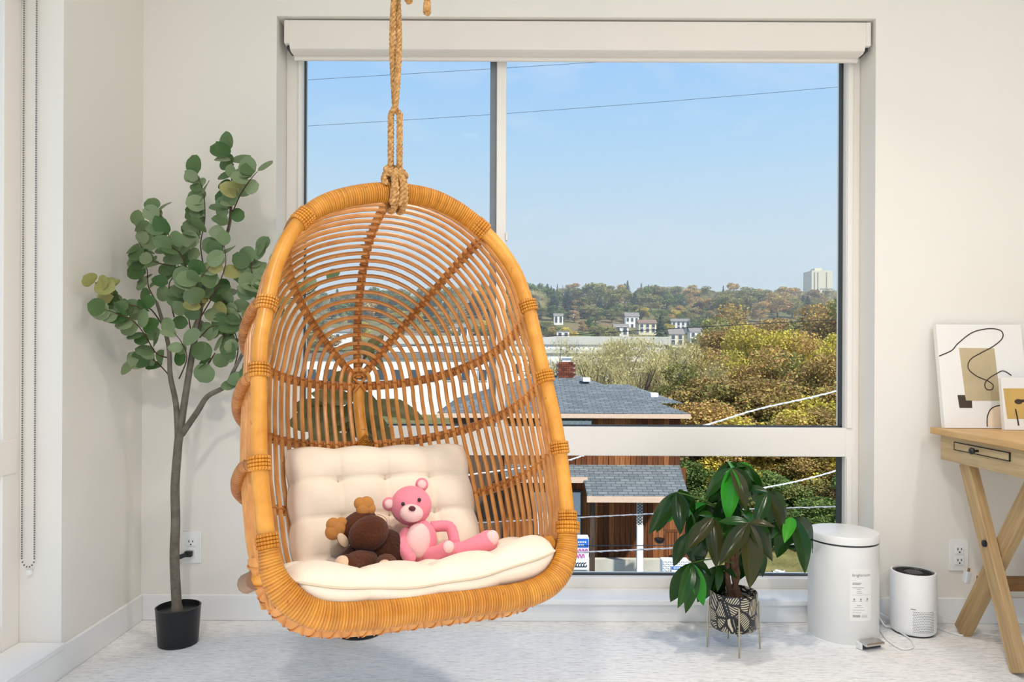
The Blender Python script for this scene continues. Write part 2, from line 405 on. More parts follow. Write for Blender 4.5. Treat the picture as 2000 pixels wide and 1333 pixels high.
wpart('sash_edge', (q(955), FY + .01, ZR1), (q(968), FY + .06, ZT), M['greymetal'], w1, O1, .002)
wpart('latch', (q(986.5), FY - .012, zz(471)), (q(990), FY + .01, zz(455)), M['vinyl'], w1, O1, .002)
for lo, hi in (((GX0, FY + .038, ZR1), (q(956), FY + .044, ZT)), ((q(987), FY + .038, ZR1), (GX1, FY + .044, ZT)), ((GX0, FY + .038, ZB), (GX1, FY + .044, ZR0))):
    wpart('pane', lo, hi, M['glass'], w1, O1, 0)
# left window
FX = WX - .124
O2 = (FX, (LY0 + LY1) / 2, LZ0); w2 = empty('window_2', O2); tag(w2, 'tall white vinyl window in the left wall', 'window', kind='structure')
xo = WX - TH; fy = LY1 - .075
for nm, lo, hi in (('frame_post', (xo, fy, LZ0), (FX, LY1, LZ1)), ('frame_post', (xo, LY0, LZ0), (FX, LY0 + .075, LZ1)),
                   ('frame_head', (xo, LY0 + .075, LZ1 - .1), (FX, fy, LZ1)), ('frame_bottom', (xo, LY0 + .075, LZ0), (FX, fy, LZ0 + .075)),
                   ('rail', (xo, LY0 + .075, .600), (FX + .004, LY1 - .015, .700))):
    wpart(nm, lo, hi, M['vinyl'], w2, O2)
wpart('gasket', (FX - .05, fy - .008, .70), (FX - .03, fy, LZ1 - .1), M['gasket'], w2, O2, 0)
for lo, hi in (((FX - .044, LY0 + .075, .70), (FX - .038, fy, LZ1 - .1)), ((FX - .044, LY0 + .075, LZ0 + .075), (FX - .038, fy, .60))):
    wpart('pane', lo, hi, M['glass'], w2, O2, 0)

# roller blind cassette over the big window
bl = empty('roller_blind', (.231, WY + .06, OZ1 - .01)); tag(bl, 'white roller blind cassette rolled up across the window top', 'blind')
hx0, hx1, hz1, hz0 = -.826, 1.288, OZ1 - .008, 2.052
prof = [(.015, hz1), (.015, hz0 + .028), (.024, hz0 + .006), (.036, hz0), (.105, hz0), (.105, hz1)]
m = MB(); n = len(prof)
vv = [V((x - .231, WY + p[0] - (WY + .06), p[1] - (OZ1 - .01))) for x in (hx0 + .018, hx1 - .018) for p in prof]
m._add(vv, [tuple(range(n)), tuple(reversed(range(n, 2 * n)))] + [(i, n + i, n + (i + 1) % n, (i + 1) % n) for i in range(n)])
m.build('cassette', M['cassette'], bl, ang=30)
for x in (hx0, hx1 - .018):
    m = MB(); m.b2((x - .231, -.048, hz0 + .020 - OZ1 + .01), (x + .018 - .231, .045, hz1 - OZ1 + .01)); m.build('end_cap', M['cassette'], bl, smooth=False, bevel=.003)
    m = MB(); m.b2((x + .006 - .231, -.03, hz0 + .006 - OZ1 + .01), (x + .014 - .231, .03, hz0 + .02 - OZ1 + .01)); m.build('bracket', M['darkgrey'], bl, smooth=False)
m = MB(); m.tube([(hx0 + .02 - .231, .02, hz0 - .006 - OZ1 + .01), (hx1 - .02 - .231, .02, hz0 - .006 - OZ1 + .01)], .010, 10); m.build('hem_bar', M['cassette'], bl)

# bead chain of the left blind
ch = empty('bead_chain', (-1.413, 2.172, .32)); tag(ch, 'thin grey bead chain loop hanging by the left window', 'blind chain')
m = MB(); path = []
xl, xr = -1.432 + 1.413, -1.395 + 1.413
zt = LZ1 - .32 - .02; k = int((zt - .03) / .0068)
for i in range(k + 1): path.append(V((xl, 0, zt - (zt - .03) * i / k)))
for i in range(1, 7): a = PI + PI * i / 7; path.append(V((math.cos(a) * (xr - xl) / 2, 0, .03 + math.sin(a) * .025)))
for i in range(k + 1): path.append(V((xr, 0, .03 + (zt - .03) * i / k)))
for p in path: m.ell(p, .0029, 6, 4)
tag(m.build('beads', plain('steel_bead', (140, 138, 136), .3, .5, .6), ch), kind='stuff')
m = MB(); m.tube(path, .0007, 4); m.build('cord', M['white'], ch)
m = MB(); m.box((.001, .004, -.012), (.012, .012, .014)); m.build('tensioner', M['white'], ch, smooth=False, bevel=.002)
m = MB(); m.b2((WX - .1, LY0 + .02, LZ1 - .11), (WX - .01, LY1 - .01, LZ1 - .005)); tag(m.build('roller_blind', M['cassette'], smooth=False, bevel=.004), 'white blind cassette above the left window', 'blind')

# wall outlets
def outlet(c, label, plug_hole=False):
    e = empty('wall_outlet', c); tag(e, label, 'outlet', 'wall outlets')
    m = MB(); m.box((0, -.003, 0), (.070, .006, .114)); m.build('cover_plate', M['white'], e, smooth=False, bevel=.002)
    for s_ in (1, -1):
        m = MB(); m.box((0, -.0075, s_ * .0195), (.033, .005, .030)); f = m.build('socket', M['white'], e, smooth=False, bevel=.003)
        for dx, w, h_ in ((-.0065, .0022, .008), (.0065, .0022, .0066)):
            m = MB(); m.box((dx, -.0104, s_ * .0195 + .003), (w, .0016, h_)); m.build('slot', M['slot'], f, smooth=False)
        m = MB(); m.box((0, -.0104, s_ * .0195 - .008), (.005, .0016, .0045)); m.build('ground_hole', M['slot'], f, smooth=False, bevel=.001)
    return e
o = at(375, 1069, WY); outlet(o, 'white duplex outlet behind the eucalyptus trunk, black plug in it')
o2 = at(1871, 1084, WY); outlet(o2, 'white duplex outlet on the wall beside the desk legs')
m = MB(); e = empty('charger_plug', o + V((0, -.011, -.02))); tag(e, 'small black plug stuck in the outlet behind the trunk', 'plug')
m.box((-.004, -.009, .0), (.026, .018, .020)); m.build('plug_head', M['black'], e, smooth=False, bevel=.003)
m = MB(); m.box((-.028, -.018, -.007), (.048, .016, .015), Matrix.Rotation(R(-20), 3, 'Y') @ Matrix.Rotation(R(10), 3, 'Z')); m.build('arm', M['black'], e, smooth=False, bevel=.003)

# recessed ceiling downlights (above the picture; the two behind the viewer are added fill)
def downlight(x, y, watts, label, beam=165):
    e = empty('ceiling_downlight', (x, y, CZ)); tag(e, label, 'ceiling light', 'recessed ceiling downlights')
    m = MB(); m.lathe([(.075, 0), (.098, 0), (.098, -.006), (.075, -.006), (.075, 0)], 28); m.build('trim_ring', M['white'], e)
    t = NT('lamp_lens'); em = t.n('Emission'); em.inputs[0].default_value = (1, .92, .84, 1); em.inputs[1].default_value = 6; t.l(em.outputs[0], t.o.inputs[0])
    m = MB(); m.lathe([(0.0, -.002), (.074, -.002), (.074, -.001), (0.0, -.001)], 24); m.build('lens', t.m, e)
    ld = bpy.data.lights.new('downlight', 'AREA'); ld.shape = 'DISK'; ld.size = .15; ld.energy = watts; ld.color = (1, .92, .84); ld.spread = R(beam)
    lo = bpy.data.objects.new('lamp_light', ld); col.objects.link(lo); lo.parent = e; lo.location = (0, 0, -.01)
LAMP = 12.2
downlight(.50, 1.55, LAMP * .62, 'recessed downlight just right of the chair rope', 115)
downlight(1.65, .95, LAMP * .34, 'recessed downlight in front of the desk')
downlight(-.35, -.38, LAMP * 2.0, 'added fill downlight nearer the left wall, behind the viewer')  # unseen lamp added to brighten the walls, mostly the left one
downlight(1.65, -.38, LAMP * 1.10, 'added fill downlight nearer the right wall, behind the viewer')  # second unseen lamp, added to lift the room light from behind
# ------------------------------------------------------------------ hanging rattan chair
CO = V((-.2185, 1.65, .8526))
cu, cb, cup = V((.8988, .4384, 0)), V((-.4214, .8640, -.2756)), V((-.1208, .2477, .9613))
CM = Matrix(((cu.x, cb.x, cup.x, CO.x), (cu.y, cb.y, cup.y, CO.y), (cu.z, cb.z, cup.z, CO.z), (0, 0, 0, 1)))
def cl(px, py, back):                   # chair-local point at a given depth behind the rim plane
    r = at(px, py, 1.0) - V((0, 0, EYE)); c = CO - V((0, 0, EYE))
    t = (c + cb * back).dot(cb) / r.dot(cb); p = r * t - c
    return V((p.dot(cu), p.dot(cb), p.dot(cup)))
chair = empty('hanging_chair', M=CM)
tag(chair, 'amber rattan egg chair hanging from a rope, canes fanned across its back', 'hanging chair')
rim0 = [(-.002, .504), (.074, .503), (.126, .487), (.171, .464), (.222, .424), (.265, .374), (.297, .314), (.31, .264), (.319, .227), (.326, .167), (.336, .071), (.35, -.044), (.353, -.122), (.354, -.207), (.351, -.279), (.345, -.325), (.336, -.365), (.315, -.402), (.288, -.427), (.247, -.443), (.189, -.449), (.144, -.448), (.044, -.446), (-.05, -.443), (-.114, -.442), (-.199, -.434), (-.246, -.419), (-.279, -.393), (-.302, -.363), (-.314, -.331), (-.319, -.295), (-.324, -.237), (-.329, -.178), (-.331, -.117), (-.329, -.044), (-.327, .03), (-.323, .117), (-.315, .162), (-.306, .207), (-.291, .277), (-.263, .353), (-.23, .406), (-.205, .432), (-.159, .464), (-.092, .489), (-.021, .504)]
rim = sp([(x, 0, z) for x, z in rim0[1:]], 5, True)
rim = sp([V((0, 0, 0)) + (rim[i - 2] + rim[i - 1] * 2 + rim[i] * 2 + rim[(i + 1) % len(rim)] * 2 + rim[(i + 2) % len(rim)]) / 8 for i in range(0, len(rim), 2)], 3, True)
NR = len(rim)
def seg(i0, i1): return [rim[i % NR] for i in range(i0, i1 + 1)]
def near(x, z): return min(range(NR), key=lambda i: (rim[i].x - x) ** 2 + (rim[i].z - z) ** 2)
# order of rim: clockwise from the top
iR, iRb, iLb, iL = near(.222, .428), near(.349, -.30), near(-.319, -.295), near(-.222, .418)
MB().tube(seg(iR - 1, iRb + 1), .0165, 14).build('rim_pole', M['pole'], chair)
MB().tube(seg(iLb - 1, iL + 1), .0165, 14).build('rim_pole', M['pole'], chair)
top = seg(iL - 1, iR + 1 + (NR if iR < iL else 0))
MB().tube(top, [.0185 + .0055 * math.sin(PI * i / (len(top) - 1)) ** .5 for i in range(len(top))], 16).build('rim_wrapping', M['wrap'], chair)
bot = seg(iRb - 1, iLb + 1)
MB().tube(bot, [.0195 + .0095 * min(1, 6 * i / (len(bot) - 1), 6 - 6 * i / (len(bot) - 1)) for i in range(len(bot))], 16).build('rim_wrapping', M['wrap'], chair)
# binding coils where ribs meet the rim
def coil(i, r=.0195, turns=5, w=.0042):
    m = MB(); c = rim[i]; t = (rim[(i + 1) % NR] - rim[i - 1]).normalized(); nx = V((0, 1, 0)); by = t.cross(nx)
    for k in range(turns):
        cc = c + t * (k - (turns - 1) / 2) * w * 1.7
        m.tube([cc + (nx * math.cos(a) + by * math.sin(a)) * r for a in [2 * PI * j / 16 for j in range(16)]], w, 6, True)
    return m.build('binding', M['wrap'], chair)
for x, z, tn in ((-.304, .213, 4), (-.325, .065, 4), (-.33, -.122, 4), (-.222, .422, 5), (.328, .231, 4), (.336, .049, 4), (.352, -.128, 4), (.216, .433, 5), (.349, -.300, 7), (-.319, -.28, 4)):
    coil(near(x, z), turns=tn)
coil(near(.347, -.312), .0245, 3, .005)
# shell surface: fan of canes over a half egg
ZC, XC = .165, .008
def rimdist(th):
    d = V((math.cos(th), 0, math.sin(th))); best = 0
    for i in range(NR):
        p = rim[i] - V((XC, 0, ZC)); a = math.atan2(p.z, p.x)
        if abs((a - th + PI) % (2 * PI) - PI) < .06: best = max(best, p.length)
    return best
RD = {k: rimdist(R(k * 3)) for k in range(61)}
def rho(th):
    k = math.degrees(th) / 3; i = max(0, min(59, int(k))); return RD[i] + (RD[i + 1] - RD[i]) * (k - i)
def lerp(tab, z):
    for (z0, a), (z1, b) in zip(tab, tab[1:]):
        if z >= z1: return a + (b - a) * (z0 - z) / (z0 - z1) if z0 != z1 else a
    return tab[-1][1]
HW = [(.22, .318), (.165, .326), (.05, .336), (-.12, .345), (-.28, .338), (-.36, .322), (-.5, .30)]
BD = [(.6, .36), (.165, .36), (.08, .372), (-.02, .352), (-.2, .30), (-.40, .24), (-.5, .22)]
B0 = [(.6, .12), (.165, .12), (-.1, .115), (-.4, .09), (-.5, .09)]
BUL = 1.035
def spow(x, e): return math.copysign(abs(x) ** e, x)
def shell_up(th, ph):
    r = rho(th) * BUL
    s_, c_ = math.sin(ph), spow(math.cos(ph), .92)
    side = abs(math.cos(th)) ** 2
    return V((XC + r * s_ * math.cos(th), .12 + .36 * c_, ZC + r * s_ * math.sin(th)))
def shell_lo(z, ph):                     # ph signed: negative = left
    c_ = spow(math.cos(ph), .92)
    return V((XC + lerp(HW, z) * BUL * math.sin(ph), lerp(B0, z) + lerp(BD, z) * c_, z))
NC, PH0, PH1 = 25, R(5.0), R(103)
zbot = -.405
rc = random.Random(4)
phs = [PH0 + (PH1 - PH0) * (k / (NC - 1)) for k in range(NC)]
for k, ph in enumerate(phs):
    pts = []
    n1 = 16
    for j in range(n1): pts.append(shell_lo(zbot + (ZC - zbot) * j / n1, ph))
    na = 34 if k > 3 else 18
    for j in range(na + 1): pts.append(shell_up(PI * j / na, ph))
    for j in range(1, n1 + 1): pts.append(shell_lo(ZC + (zbot - ZC) * j / n1, -ph))
    MB().tube(pts, .0058 if k else .0062, 7).build('cane', M['cane'], chair)
    # (the left leg of each arch is at +ph on the right side; mirrored copy closes it)
# vertical rib up from the hub, slanted ribs, horizontal belts: behind the canes
def off(p, q, d=.013):                   # push outward
    return p + (p - V((XC, .12, q))).normalized() * d
def rib(th, pa, pb, n=26, r=.0115):
    pts = [off(shell_up(th, pa + (pb - pa) * i / n), ZC) for i in range(n + 1)]
    return pts
def lash(parent, pts_on_cane, axis_pts, r=.0045):
    m = MB()
    for p, a in zip(pts_on_cane, axis_pts):
        d = (p - a).normalized() if (p - a).length > 1e-6 else V((0, 1, 0)); t = d.orthogonal().normalized(); b = d.cross(t)
        for s_ in (-1, 1):
            v1 = (t * .7 + b * .7 * s_)
            m.tube([a - v1 * .011 - d * .004, a + d * .014 - v1 * .006, p - d * .0 + v1 * 0 - d * -.0075, a + d * .014 + v1 * .006, a + v1 * .011 - d * .004], .0028, 4, cap=False)
    return tag(m.build('lashing', M['tie'], parent), kind='stuff')
for th, pa, pb in ((R(90), R(1), R(106)), (R(49), R(2.5), R(106)), (R(131), R(2.5), R(106))):
    pts = rib(th, pa, pb)
    if th == R(90): pts.append(V((XC - .01, .03, .50)))
    else: pts.append(V((.222 if th < 1.5 else -.222, .012, .428)))
    ro = MB().tube(pts, .0115, 10).build('back_rib', M['rib'], chair)
    sel = [p for p in phs if p > pa + .02]
    lash(ro, [shell_up(th, p) for p in sel], [off(shell_up(th, p), ZC) for p in sel])
for zr, zc, nm in ((.222, .150, 1), (.055, -.022, 2), (-.125, -.205, 3)):
    def bz(ph): s_ = min(1, abs(ph) / R(100)); return zc + (zr - zc) * s_ ** 2.2
    def bp(ph):
        z = bz(ph)
        return shell_lo(z, ph) if z <= ZC else shell_up(math.asin(min(1, (z - ZC) / (rho(0 if ph > 0 else PI) * BUL))) if ph > 0 else PI - math.asin(min(1, (z - ZC) / (rho(PI) * BUL))), abs(ph))
    n = 44; pts = []
    for i in range(n + 1):
        ph = R(-104) + R(208) * i / n; p = bp(ph); pts.append(p + (p - V((XC, .12, p.z))).normalized() * .014)
    xr = lerp(HW, zr)
    pts = [V((-xr + .004, .004, zr))] + pts + [V((xr + .012, .004, zr))]
    ro = MB().tube(sp(pts, 2), .0125, 10).build('belt', M['rib'], chair)
    sel = [s_ * p for p in phs for s_ in (-1, 1)]
    pc = [bp(p) for p in sel]
    lash(ro, pc, [p + (p - V((XC, .12, p.z))).normalized() * .014 for p in pc])
# centre pole and the diamond lashing on it
cp = [shell_lo(z, 0) + V((0, .012, 0)) for z in (.155, .08, 0, -.1, -.2, -.3, -.41)]
ro = MB().tube(sp(cp, 3), .0165, 12).build('centre_pole', M['pole'], chair)
m = MB(); c = shell_lo(-.02, 0) + V((0, -.008, 0))
for k in range(4):
    s_ = .006 + .0062 * k; m.tube([c + V((s_, 0, 0)), c + V((0, 0, s_)), c + V((-s_, 0, 0)), c + V((0, 0, -s_))], .0032, 5, True)
m.build('diamond_lashing', M['wrap'], ro)
m = MB(); c = cp[0] + V((0, -.016, -.004))
for s_ in (-1, 1): m.tube([c + V((-.016 * s_, .006, -.018)), c + V((0, -.006, 0)), c + V((.016 * s_, .006, .018))], .004, 5)
m.build('hub_lashing', M['tie'], ro)
# seat: side poles, base ring with crossed lashing, slats
def ringpt(a):                           # open loop round the back at seat level
    return V((XC + .345 * math.sin(a), .085 + .25 * math.cos(a) if math.cos(a) > 0 else .085 + .10 * math.cos(a), -.345))
MB().tube([ringpt(R(-118) + R(236) * i / 40) for i in range(41)], .0175, 12).build('seat_pole', M['pole'], chair)
m = MB(); m.tube([V((-.338, .06, -.346)), V((-.350, .098, -.352))], .0200, 12); so_ = m.build('pole_end', M['cap'], chair)
ib0, ib1 = near(.33, -.38), near(-.325, -.30)
low = [rim[i % NR] for i in range(ib0, ib1 + 1)]
low = [V((p.x * 1.0 - .006, .070, p.z - .006 - .012 * max(0, -p.z - .33) / .12)) for p in low]
ro = MB().tube(low, .026, 14).build('base_bundle', M['cane'], chair)
m = MB(); acc = 0; k = 0
for i in range(2, len(low) - 2):
    acc += (low[i] - low[i - 1]).length
    if acc > .030:
        acc = 0; t = (low[i + 1] - low[i - 1]).normalized(); nx = V((0, 1, 0)); b = t.cross(nx)
        for s_ in (-1, 1):
            m.tube([low[i] + (nx * math.cos(a) + b * math.sin(a)) * .0268 + t * s_ * .016 * (a - PI) / PI * 1.6 for a in [2 * PI * j / 20 for j in range(21)]], .0020, 4, cap=False)
tag(m.build('cross_lashing', M['tie'], ro), kind='stuff')
for i in range(13):                      # seat slats front to back, under the cushion
    x = -.27 + .545 * i / 12; d = math.sqrt(max(0, 1 - ((x - XC) / .36) ** 2))
    MB().tube([(x, .06, -.425), (x, .18, -.418), (x, .09 + .235 * d, -.385)], .008, 7).build('seat_slat', M['cane'], chair)

# ------------------------------------------------------------------ rope
rt = CM @ V((-.002, 0, .504))
rope = empty('rope', (rt.x, rt.y, rt.z)); tag(rope, 'twisted doubled manila rope knotted over the chair rim', 'rope')
def twisted(path, r=.0078, pitch=.034, strands=3, n=6):
    P = [V(p) for p in path]; m = MB(); L = [0]
    for a, b in zip(P, P[1:]): L.append(L[-1] + (b - a).length)
    for s_ in range(strands):
        pts = []
        for i in range(len(P)):
            t = (P[min(i + 1, len(P) - 1)] - P[max(i - 1, 0)]).normalized(); a1 = t.orthogonal() if abs(t.z) < .99 else V((1, 0, 0))
            rf = V((0, 1, 0)); a1 = (rf - t * rf.dot(t)); a1 = a1.normalized() if a1.length > .05 else t.orthogonal().normalized(); b1 = t.cross(a1)
            q_ = 2 * PI * (s_ / strands + L[i] / pitch); pts.append(P[i] + (a1 * math.cos(q_) + b1 * math.sin(q_)) * r * .52)
        m.tube(pts, r * .56, n)
    return m
def dense(pts, step=.004):
    out = [V(pts[0])]
    for a, b in zip(pts, pts[1:]):
        a, b = V(a), V(b); k = max(1, int((b - a).length / step))
        for i in range(1, k + 1): out.append(a + (b - a) * i / k)
    return out
H = CZ - rt.z
for s_ in (1, -1):
    pts = []
    for i in range(90):
        t = i / 89; z = .035 + (H - .05) * t
        w = .0105 * (1 - .25 * math.sin(t * 9)) if t < .15 else .0078
        a = 2 * PI * (t * 2.2) + (0 if s_ > 0 else PI)
        pts.append(V((math.cos(a) * w if t > .12 else s_ * .0105, math.sin(a) * w if t > .12 else 0, z)))
    twisted(dense(sp(pts, 1), .005)).build('strand', M['rope'], rope)
lx = cu.xy.normalized(); X1 = V((cu.x, cu.y, 0)); Y1 = V((cb.x, cb.y, 0)).normalized()
def ringpath(c, a, b, ra, rb, t0=0, t1=360, n=60): return [c + a * math.cos(R(t0 + (t1 - t0) * i / n)) * ra + b * math.sin(R(t0 + (t1 - t0) * i / n)) * rb for i in range(n + 1)]
Z1 = V((0, 0, 1))
for dx in (-.008, .014):
    twisted(ringpath(V((0, 0, 0)) + X1 * dx - Z1 * .004, Y1, Z1, .036, .040)).build('rim_loop', M['rope'], rope)
twisted(ringpath(V((0, 0, .042)), X1, Y1, .024, .024)).build('knot_loop', M['rope'], rope)
twisted(ringpath(V((0, -.004, .050)), X1, (Y1 * .8 + Z1 * .6).normalized(), .020, .022)).build('knot_loop', M['rope'], rope)
twisted(dense(sp([X1 * -.012 + Z1 * .055, X1 * -.03 + Z1 * .03 - Y1 * .012, X1 * -.026 + Z1 * .012 - Y1 * .02], 8))).build('knot_tail', M['rope'], rope)
for dx in (-.012, .008):
    twisted(dense(sp([X1 * dx * .5 + Z1 * .05 - Y1 * .02, X1 * dx - Y1 * .036 + Z1 * .01, X1 * (dx - .004) - Y1 * .033 - Z1 * .034], 8)), .0085).build('knot_tail', M['rope'], rope)
for ddx, ze in ((.032, at(798, 10, 1.775).z), (.076, at(832, 32, 1.775).z)):
    pts = [V((.004, -.004, 2.02 - rt.z)), V((ddx * .6, -.012, 2.03 - rt.z)), V((ddx - .004, -.012, 1.93 - rt.z)), V((ddx, -.01, ze - rt.z))]
    o = twisted(dense(sp(pts, 8)), .0082).build('rope_end', M['rope'], rope)
    m = MB(); m.tube([pts[-1] + V((0, 0, .028)), pts[-1] + V((0, 0, .004)), pts[-1] - V((0, 0, .002))], [.0088, .0098, .004], 10); m.build('whipping', M['rope'], o)
m = MB(); m.tube([(0, 0, H - .03), (0, 0, H)], .004, 8); m.lathe([(.03, H - .008), (.03, H)], 16); m.build('ceiling_hook', M['greymetal'], rope)

# ------------------------------------------------------------------ cushions
def cushion(W, Hh, T, nx, ny, dim=.55, nu=57, seed=1, warp=None, plump=1.0):
    rr = random.Random(seed); m = MB()
    def thick(u, v):
        ex, ey = min(u, 1 - u) * W, min(v, 1 - v) * Hh
        e = min(1, (1 - math.exp(-ex / .022)) * (1 - math.exp(-ey / .022)) * 1.06)
        cx = abs(math.sin(PI * u * nx)) ** .55; cy = abs(math.sin(PI * v * ny)) ** .55
        puff = 1 - dim * .50 * (1 - cx) - dim * .50 * (1 - cy) - dim * .45 * math.exp(-((1 - cx) ** 2 * 0 + (cx ** 2 + cy ** 2) * 9))
        edge_scale = .2 + .8 * min(1, min(ex, ey) / .05)
        puff = 1 - (1 - puff) * edge_scale
        return T / 2 * (e ** .75) * puff
    def fn(side):
        def g(u, v):
            x = (u - .5) * W; y = (v - .5) * Hh
            k = .010 * (math.cos(PI * 2 * nx * (u - .0)) * 0 + 1)
            pin = 1 - .03 * (1 - (2 * v - 1) ** 2) * 0
            sx = .006 * (abs(math.sin(PI * v * ny)) - .5) * (abs(2 * u - 1) ** 6) * (1 if u > .5 else -1)
            sy = .006 * (abs(math.sin(PI * u * nx)) - .5) * (abs(2 * v - 1) ** 6) * (1 if v > .5 else -1)
            wob = .0025 * math.sin(23 * u + seed) * math.sin(19 * v + 2 * seed)
            p = V((x + sx, y + sy, side * thick(u, v) + wob))
            return warp(p) if warp else p
        return g
    m.grid(fn(1), nu, nu); k = len(m.v); m.grid(fn(-1), nu, nu)
    m.f = [f if min(f) < k else tuple(reversed(f)) for f in m.f]
    n = nu; edge = [(i, 0) for i in range(n)] + [(n - 1, j) for j in range(1, n)] + [(i, n - 1) for i in range(n - 2, -1, -1)] + [(0, j) for j in range(n - 2, 0, -1)]
    ids = [j * n + i for i, j in edge]
    for a, b in zip(ids, ids[1:] + ids[:1]): m.f.append((b, a, a + k, b + k))
    return m, ids
# back cushion: leans on the back canes
tilt = R(14)
bc = CM @ Matrix.Translation((.012, .315, -.235)) @ Matrix.Rotation(R(90) - tilt, 4, 'X') @ Matrix.Rotation(R(-1.5), 4, 'Z')
e = empty('back_cushion', M=bc); tag(e, 'square tufted cream cushion leaning against the chair back', 'cushion')
m, ids = cushion(.475, .385, .106, 4, 4, .60, 61, 2)
co = m.build('cover', M['cushion'], e, ang=180)
seamp = [V(m.v[i]) for i in ids]; MB().tube(seamp, .0022, 5, True).build('seam', M['seam'], e)
# seat cushion: lies on the seat, front edge rolled against the rim
def seatwarp(p):
    x, y, z = p                          # x across, y front(-)..back(+)
    t = max(0, -y) / .19
    w = 1 - .10 * max(0, (-y - .06) / .13) ** 2 - .22 * max(0, y / .19) ** 2
    return V((x * w, y, z + .034 * (x / .3) ** 2))
sc_ = CM @ Matrix.Translation((.016, .176, -.396)) @ Matrix.Rotation(R(1), 4, 'X')
e = empty('seat_cushion', M=sc_); tag(e, 'puffy cream seat cushion filling the front of the chair', 'cushion')
m, ids = cushion(.63, .385, .106, 4, 3, .55, 61, 5, seatwarp)
m.build('cover', M['cushion'], e, ang=180)
MB().tube([V(m.v[i]) for i in ids], .0022, 5, True).build('seam', M['seam'], e)

# ------------------------------------------------------------------ plush toys
def rotm(ax, deg): return Matrix.Rotation(R(deg), 3, ax)
def plush(name, label, org):
    e = empty(name, M=CM @ Matrix.Translation(org)); tag(e, label, 'plush toy'); return e
mo = cl(730, 1100, .15)
e = plush('plush_moose', 'dark brown plush moose with tan antlers slumped on the seat cushion', mo)
def P(px, py, back): return cl(px, py, back) - mo
def part(name, mat, c, r, M3=None, nu=22, nv=14, parent=None): m = MB(); m.ell(c, r, nu, nv, M3); return m.build(name, mat, parent or e, ang=180)
part('body', M['brown2'], P(745, 1080, .195), (.066, .055, .056), rotm('Y', 14))
hd = part('head', M['brown'], P(699, 1030, .205), (.050, .036, .034), rotm('Y', -28))
part('muzzle', M['brown'], P(720, 1043, .150), (.047, .040, .039), rotm('Y', -24))
for (x, y, b, ang) in ((670, 1056, .180, 60), (741, 1016, .195, 20)):
    o = part('ear', M['brown2'], P(x, y, b + .006), (.019, .007, .0115), rotm('Y', ang)); part('inner_ear', M['creampl'], P(x, y, b), (.018, .006, .0105), rotm('Y', ang), parent=o)
for (bx_, by_), lobes in (((682, 1034), [((660, 1034), .017), ((651, 1026), .015), ((650, 1040), .016), ((667, 1022), .012)]), ((704, 1010), [((710, 995), .016), ((716, 985), .016), ((703, 984), .013), ((722, 994), .013)])):
    m = MB(); q0 = P(bx_, by_, .20); m.tube([q0, (q0 + P(*lobes[0][0], .192)) / 2, P(*lobes[0][0], .19)], [.011, .013, .014], 12)
    for (lp, r_) in lobes: m.ell(P(*lp, .19), (r_ * 1.12, r_ * .7, r_ * 1.12), 16, 10)
    m.build('antler', M['tan'], e, ang=180)
for (x0, y0, x1, y1, b0, b1) in ((722, 1098, 678, 1108, .15, .105), (752, 1104, 760, 1116, .14, .09)):
    a, b_ = P(x0, y0, b0), P(x1, y1, b1); m = MB(); m.tube(sp([a, (a + b_) / 2 + V((0, 0, .006)), b_], 4), .024, 14); m.ell(b_, .0265, 16, 10); o = m.build('leg', M['brown'], e, ang=180)
    d = (b_ - a).normalized(); part('sole', M['creampl'], b_ + V((-.012, -.010, .006)), (.017, .018, .019), parent=o)
for (x0, y0, x1, y1, b0, b1) in ((700, 1070, 674, 1096, .18, .16), (772, 1062, 784, 1092, .18, .165)):
    a, b_ = P(x0, y0, b0), P(x1, y1, b1); m = MB(); m.tube(sp([a, (a + b_) / 2, b_], 4), .017, 12); m.ell(b_, .018, 14, 10); m.build('arm', M['brown2'], e, ang=180)
# generic pink plush bear in place of the toy in the photograph
po = cl(825, 1090, .15)
e = plush('plush_bear', 'pink plush bear with pale tummy lounging beside the brown moose', po)
def P(px, py, back): return cl(px, py, back) - po
part('body', M['pink'], P(820, 1060, .19), (.042, .038, .054), rotm('Y', 8))
part('tummy', M['palepink'], P(817, 1056, .163), (.030, .018, .040), rotm('Y', 8))
part('head', M['pink'], P(803, 988, .195), (.050, .042, .047), rotm('Y', 12))
o = part('muzzle', M['palepink'], P(804, 1003, .155), (.028, .020, .021), rotm('Y', 12))
part('nose', M['nose'], P(805, 994, .134), (.0085, .006, .006), rotm('Y', 12), parent=o)
for x, y, b in ((787, 985, .156), (819, 977, .150)): part('eye', M['black'], P(x, y, b), (.0044, .0036, .0048))
for x, y in ((760, 985), (824, 947)):
    o = part('ear', M['pink'], P(x, y, .20), (.0165, .010, .0165)); part('inner_ear', M['palepink'], P(x, y, .192), (.011, .006, .011), parent=o)
def limb(name, pts, r, mat=M['pink']):
    m = MB(); m.tube(sp(pts, 5), r if not isinstance(r, tuple) else [r[0] + (r[1] - r[0]) * i / (5 * (len(pts) - 1)) for i in range(5 * (len(pts) - 1) + 1)], 14)
    rr = r if not isinstance(r, tuple) else r[1]; m.ell(pts[-1], rr, 16, 10); return m.build(name, mat, e, ang=180)
limb('arm', [P(795, 1040, .185), P(784, 1065, .165), P(800, 1090, .14)], .0145)
limb('arm', [P(842, 1030, .19), P(878, 1030, .18), P(888, 1062, .165)], .0135)
l1 = limb('leg', [P(835, 1085, .17), P(855, 1082, .14), P(874, 1073, .115)], (.018, .020))
l2 = limb('leg', [P(850, 1082, .17), P(905, 1076, .15), P(953, 1057, .125)], (.018, .025))
part('sole', M['palepink'], P(876, 1069, .097), (.013, .008, .014), parent=l1); part('sole', M['palepink'], P(962, 1051, .108), (.016, .010, .018), parent=l2)
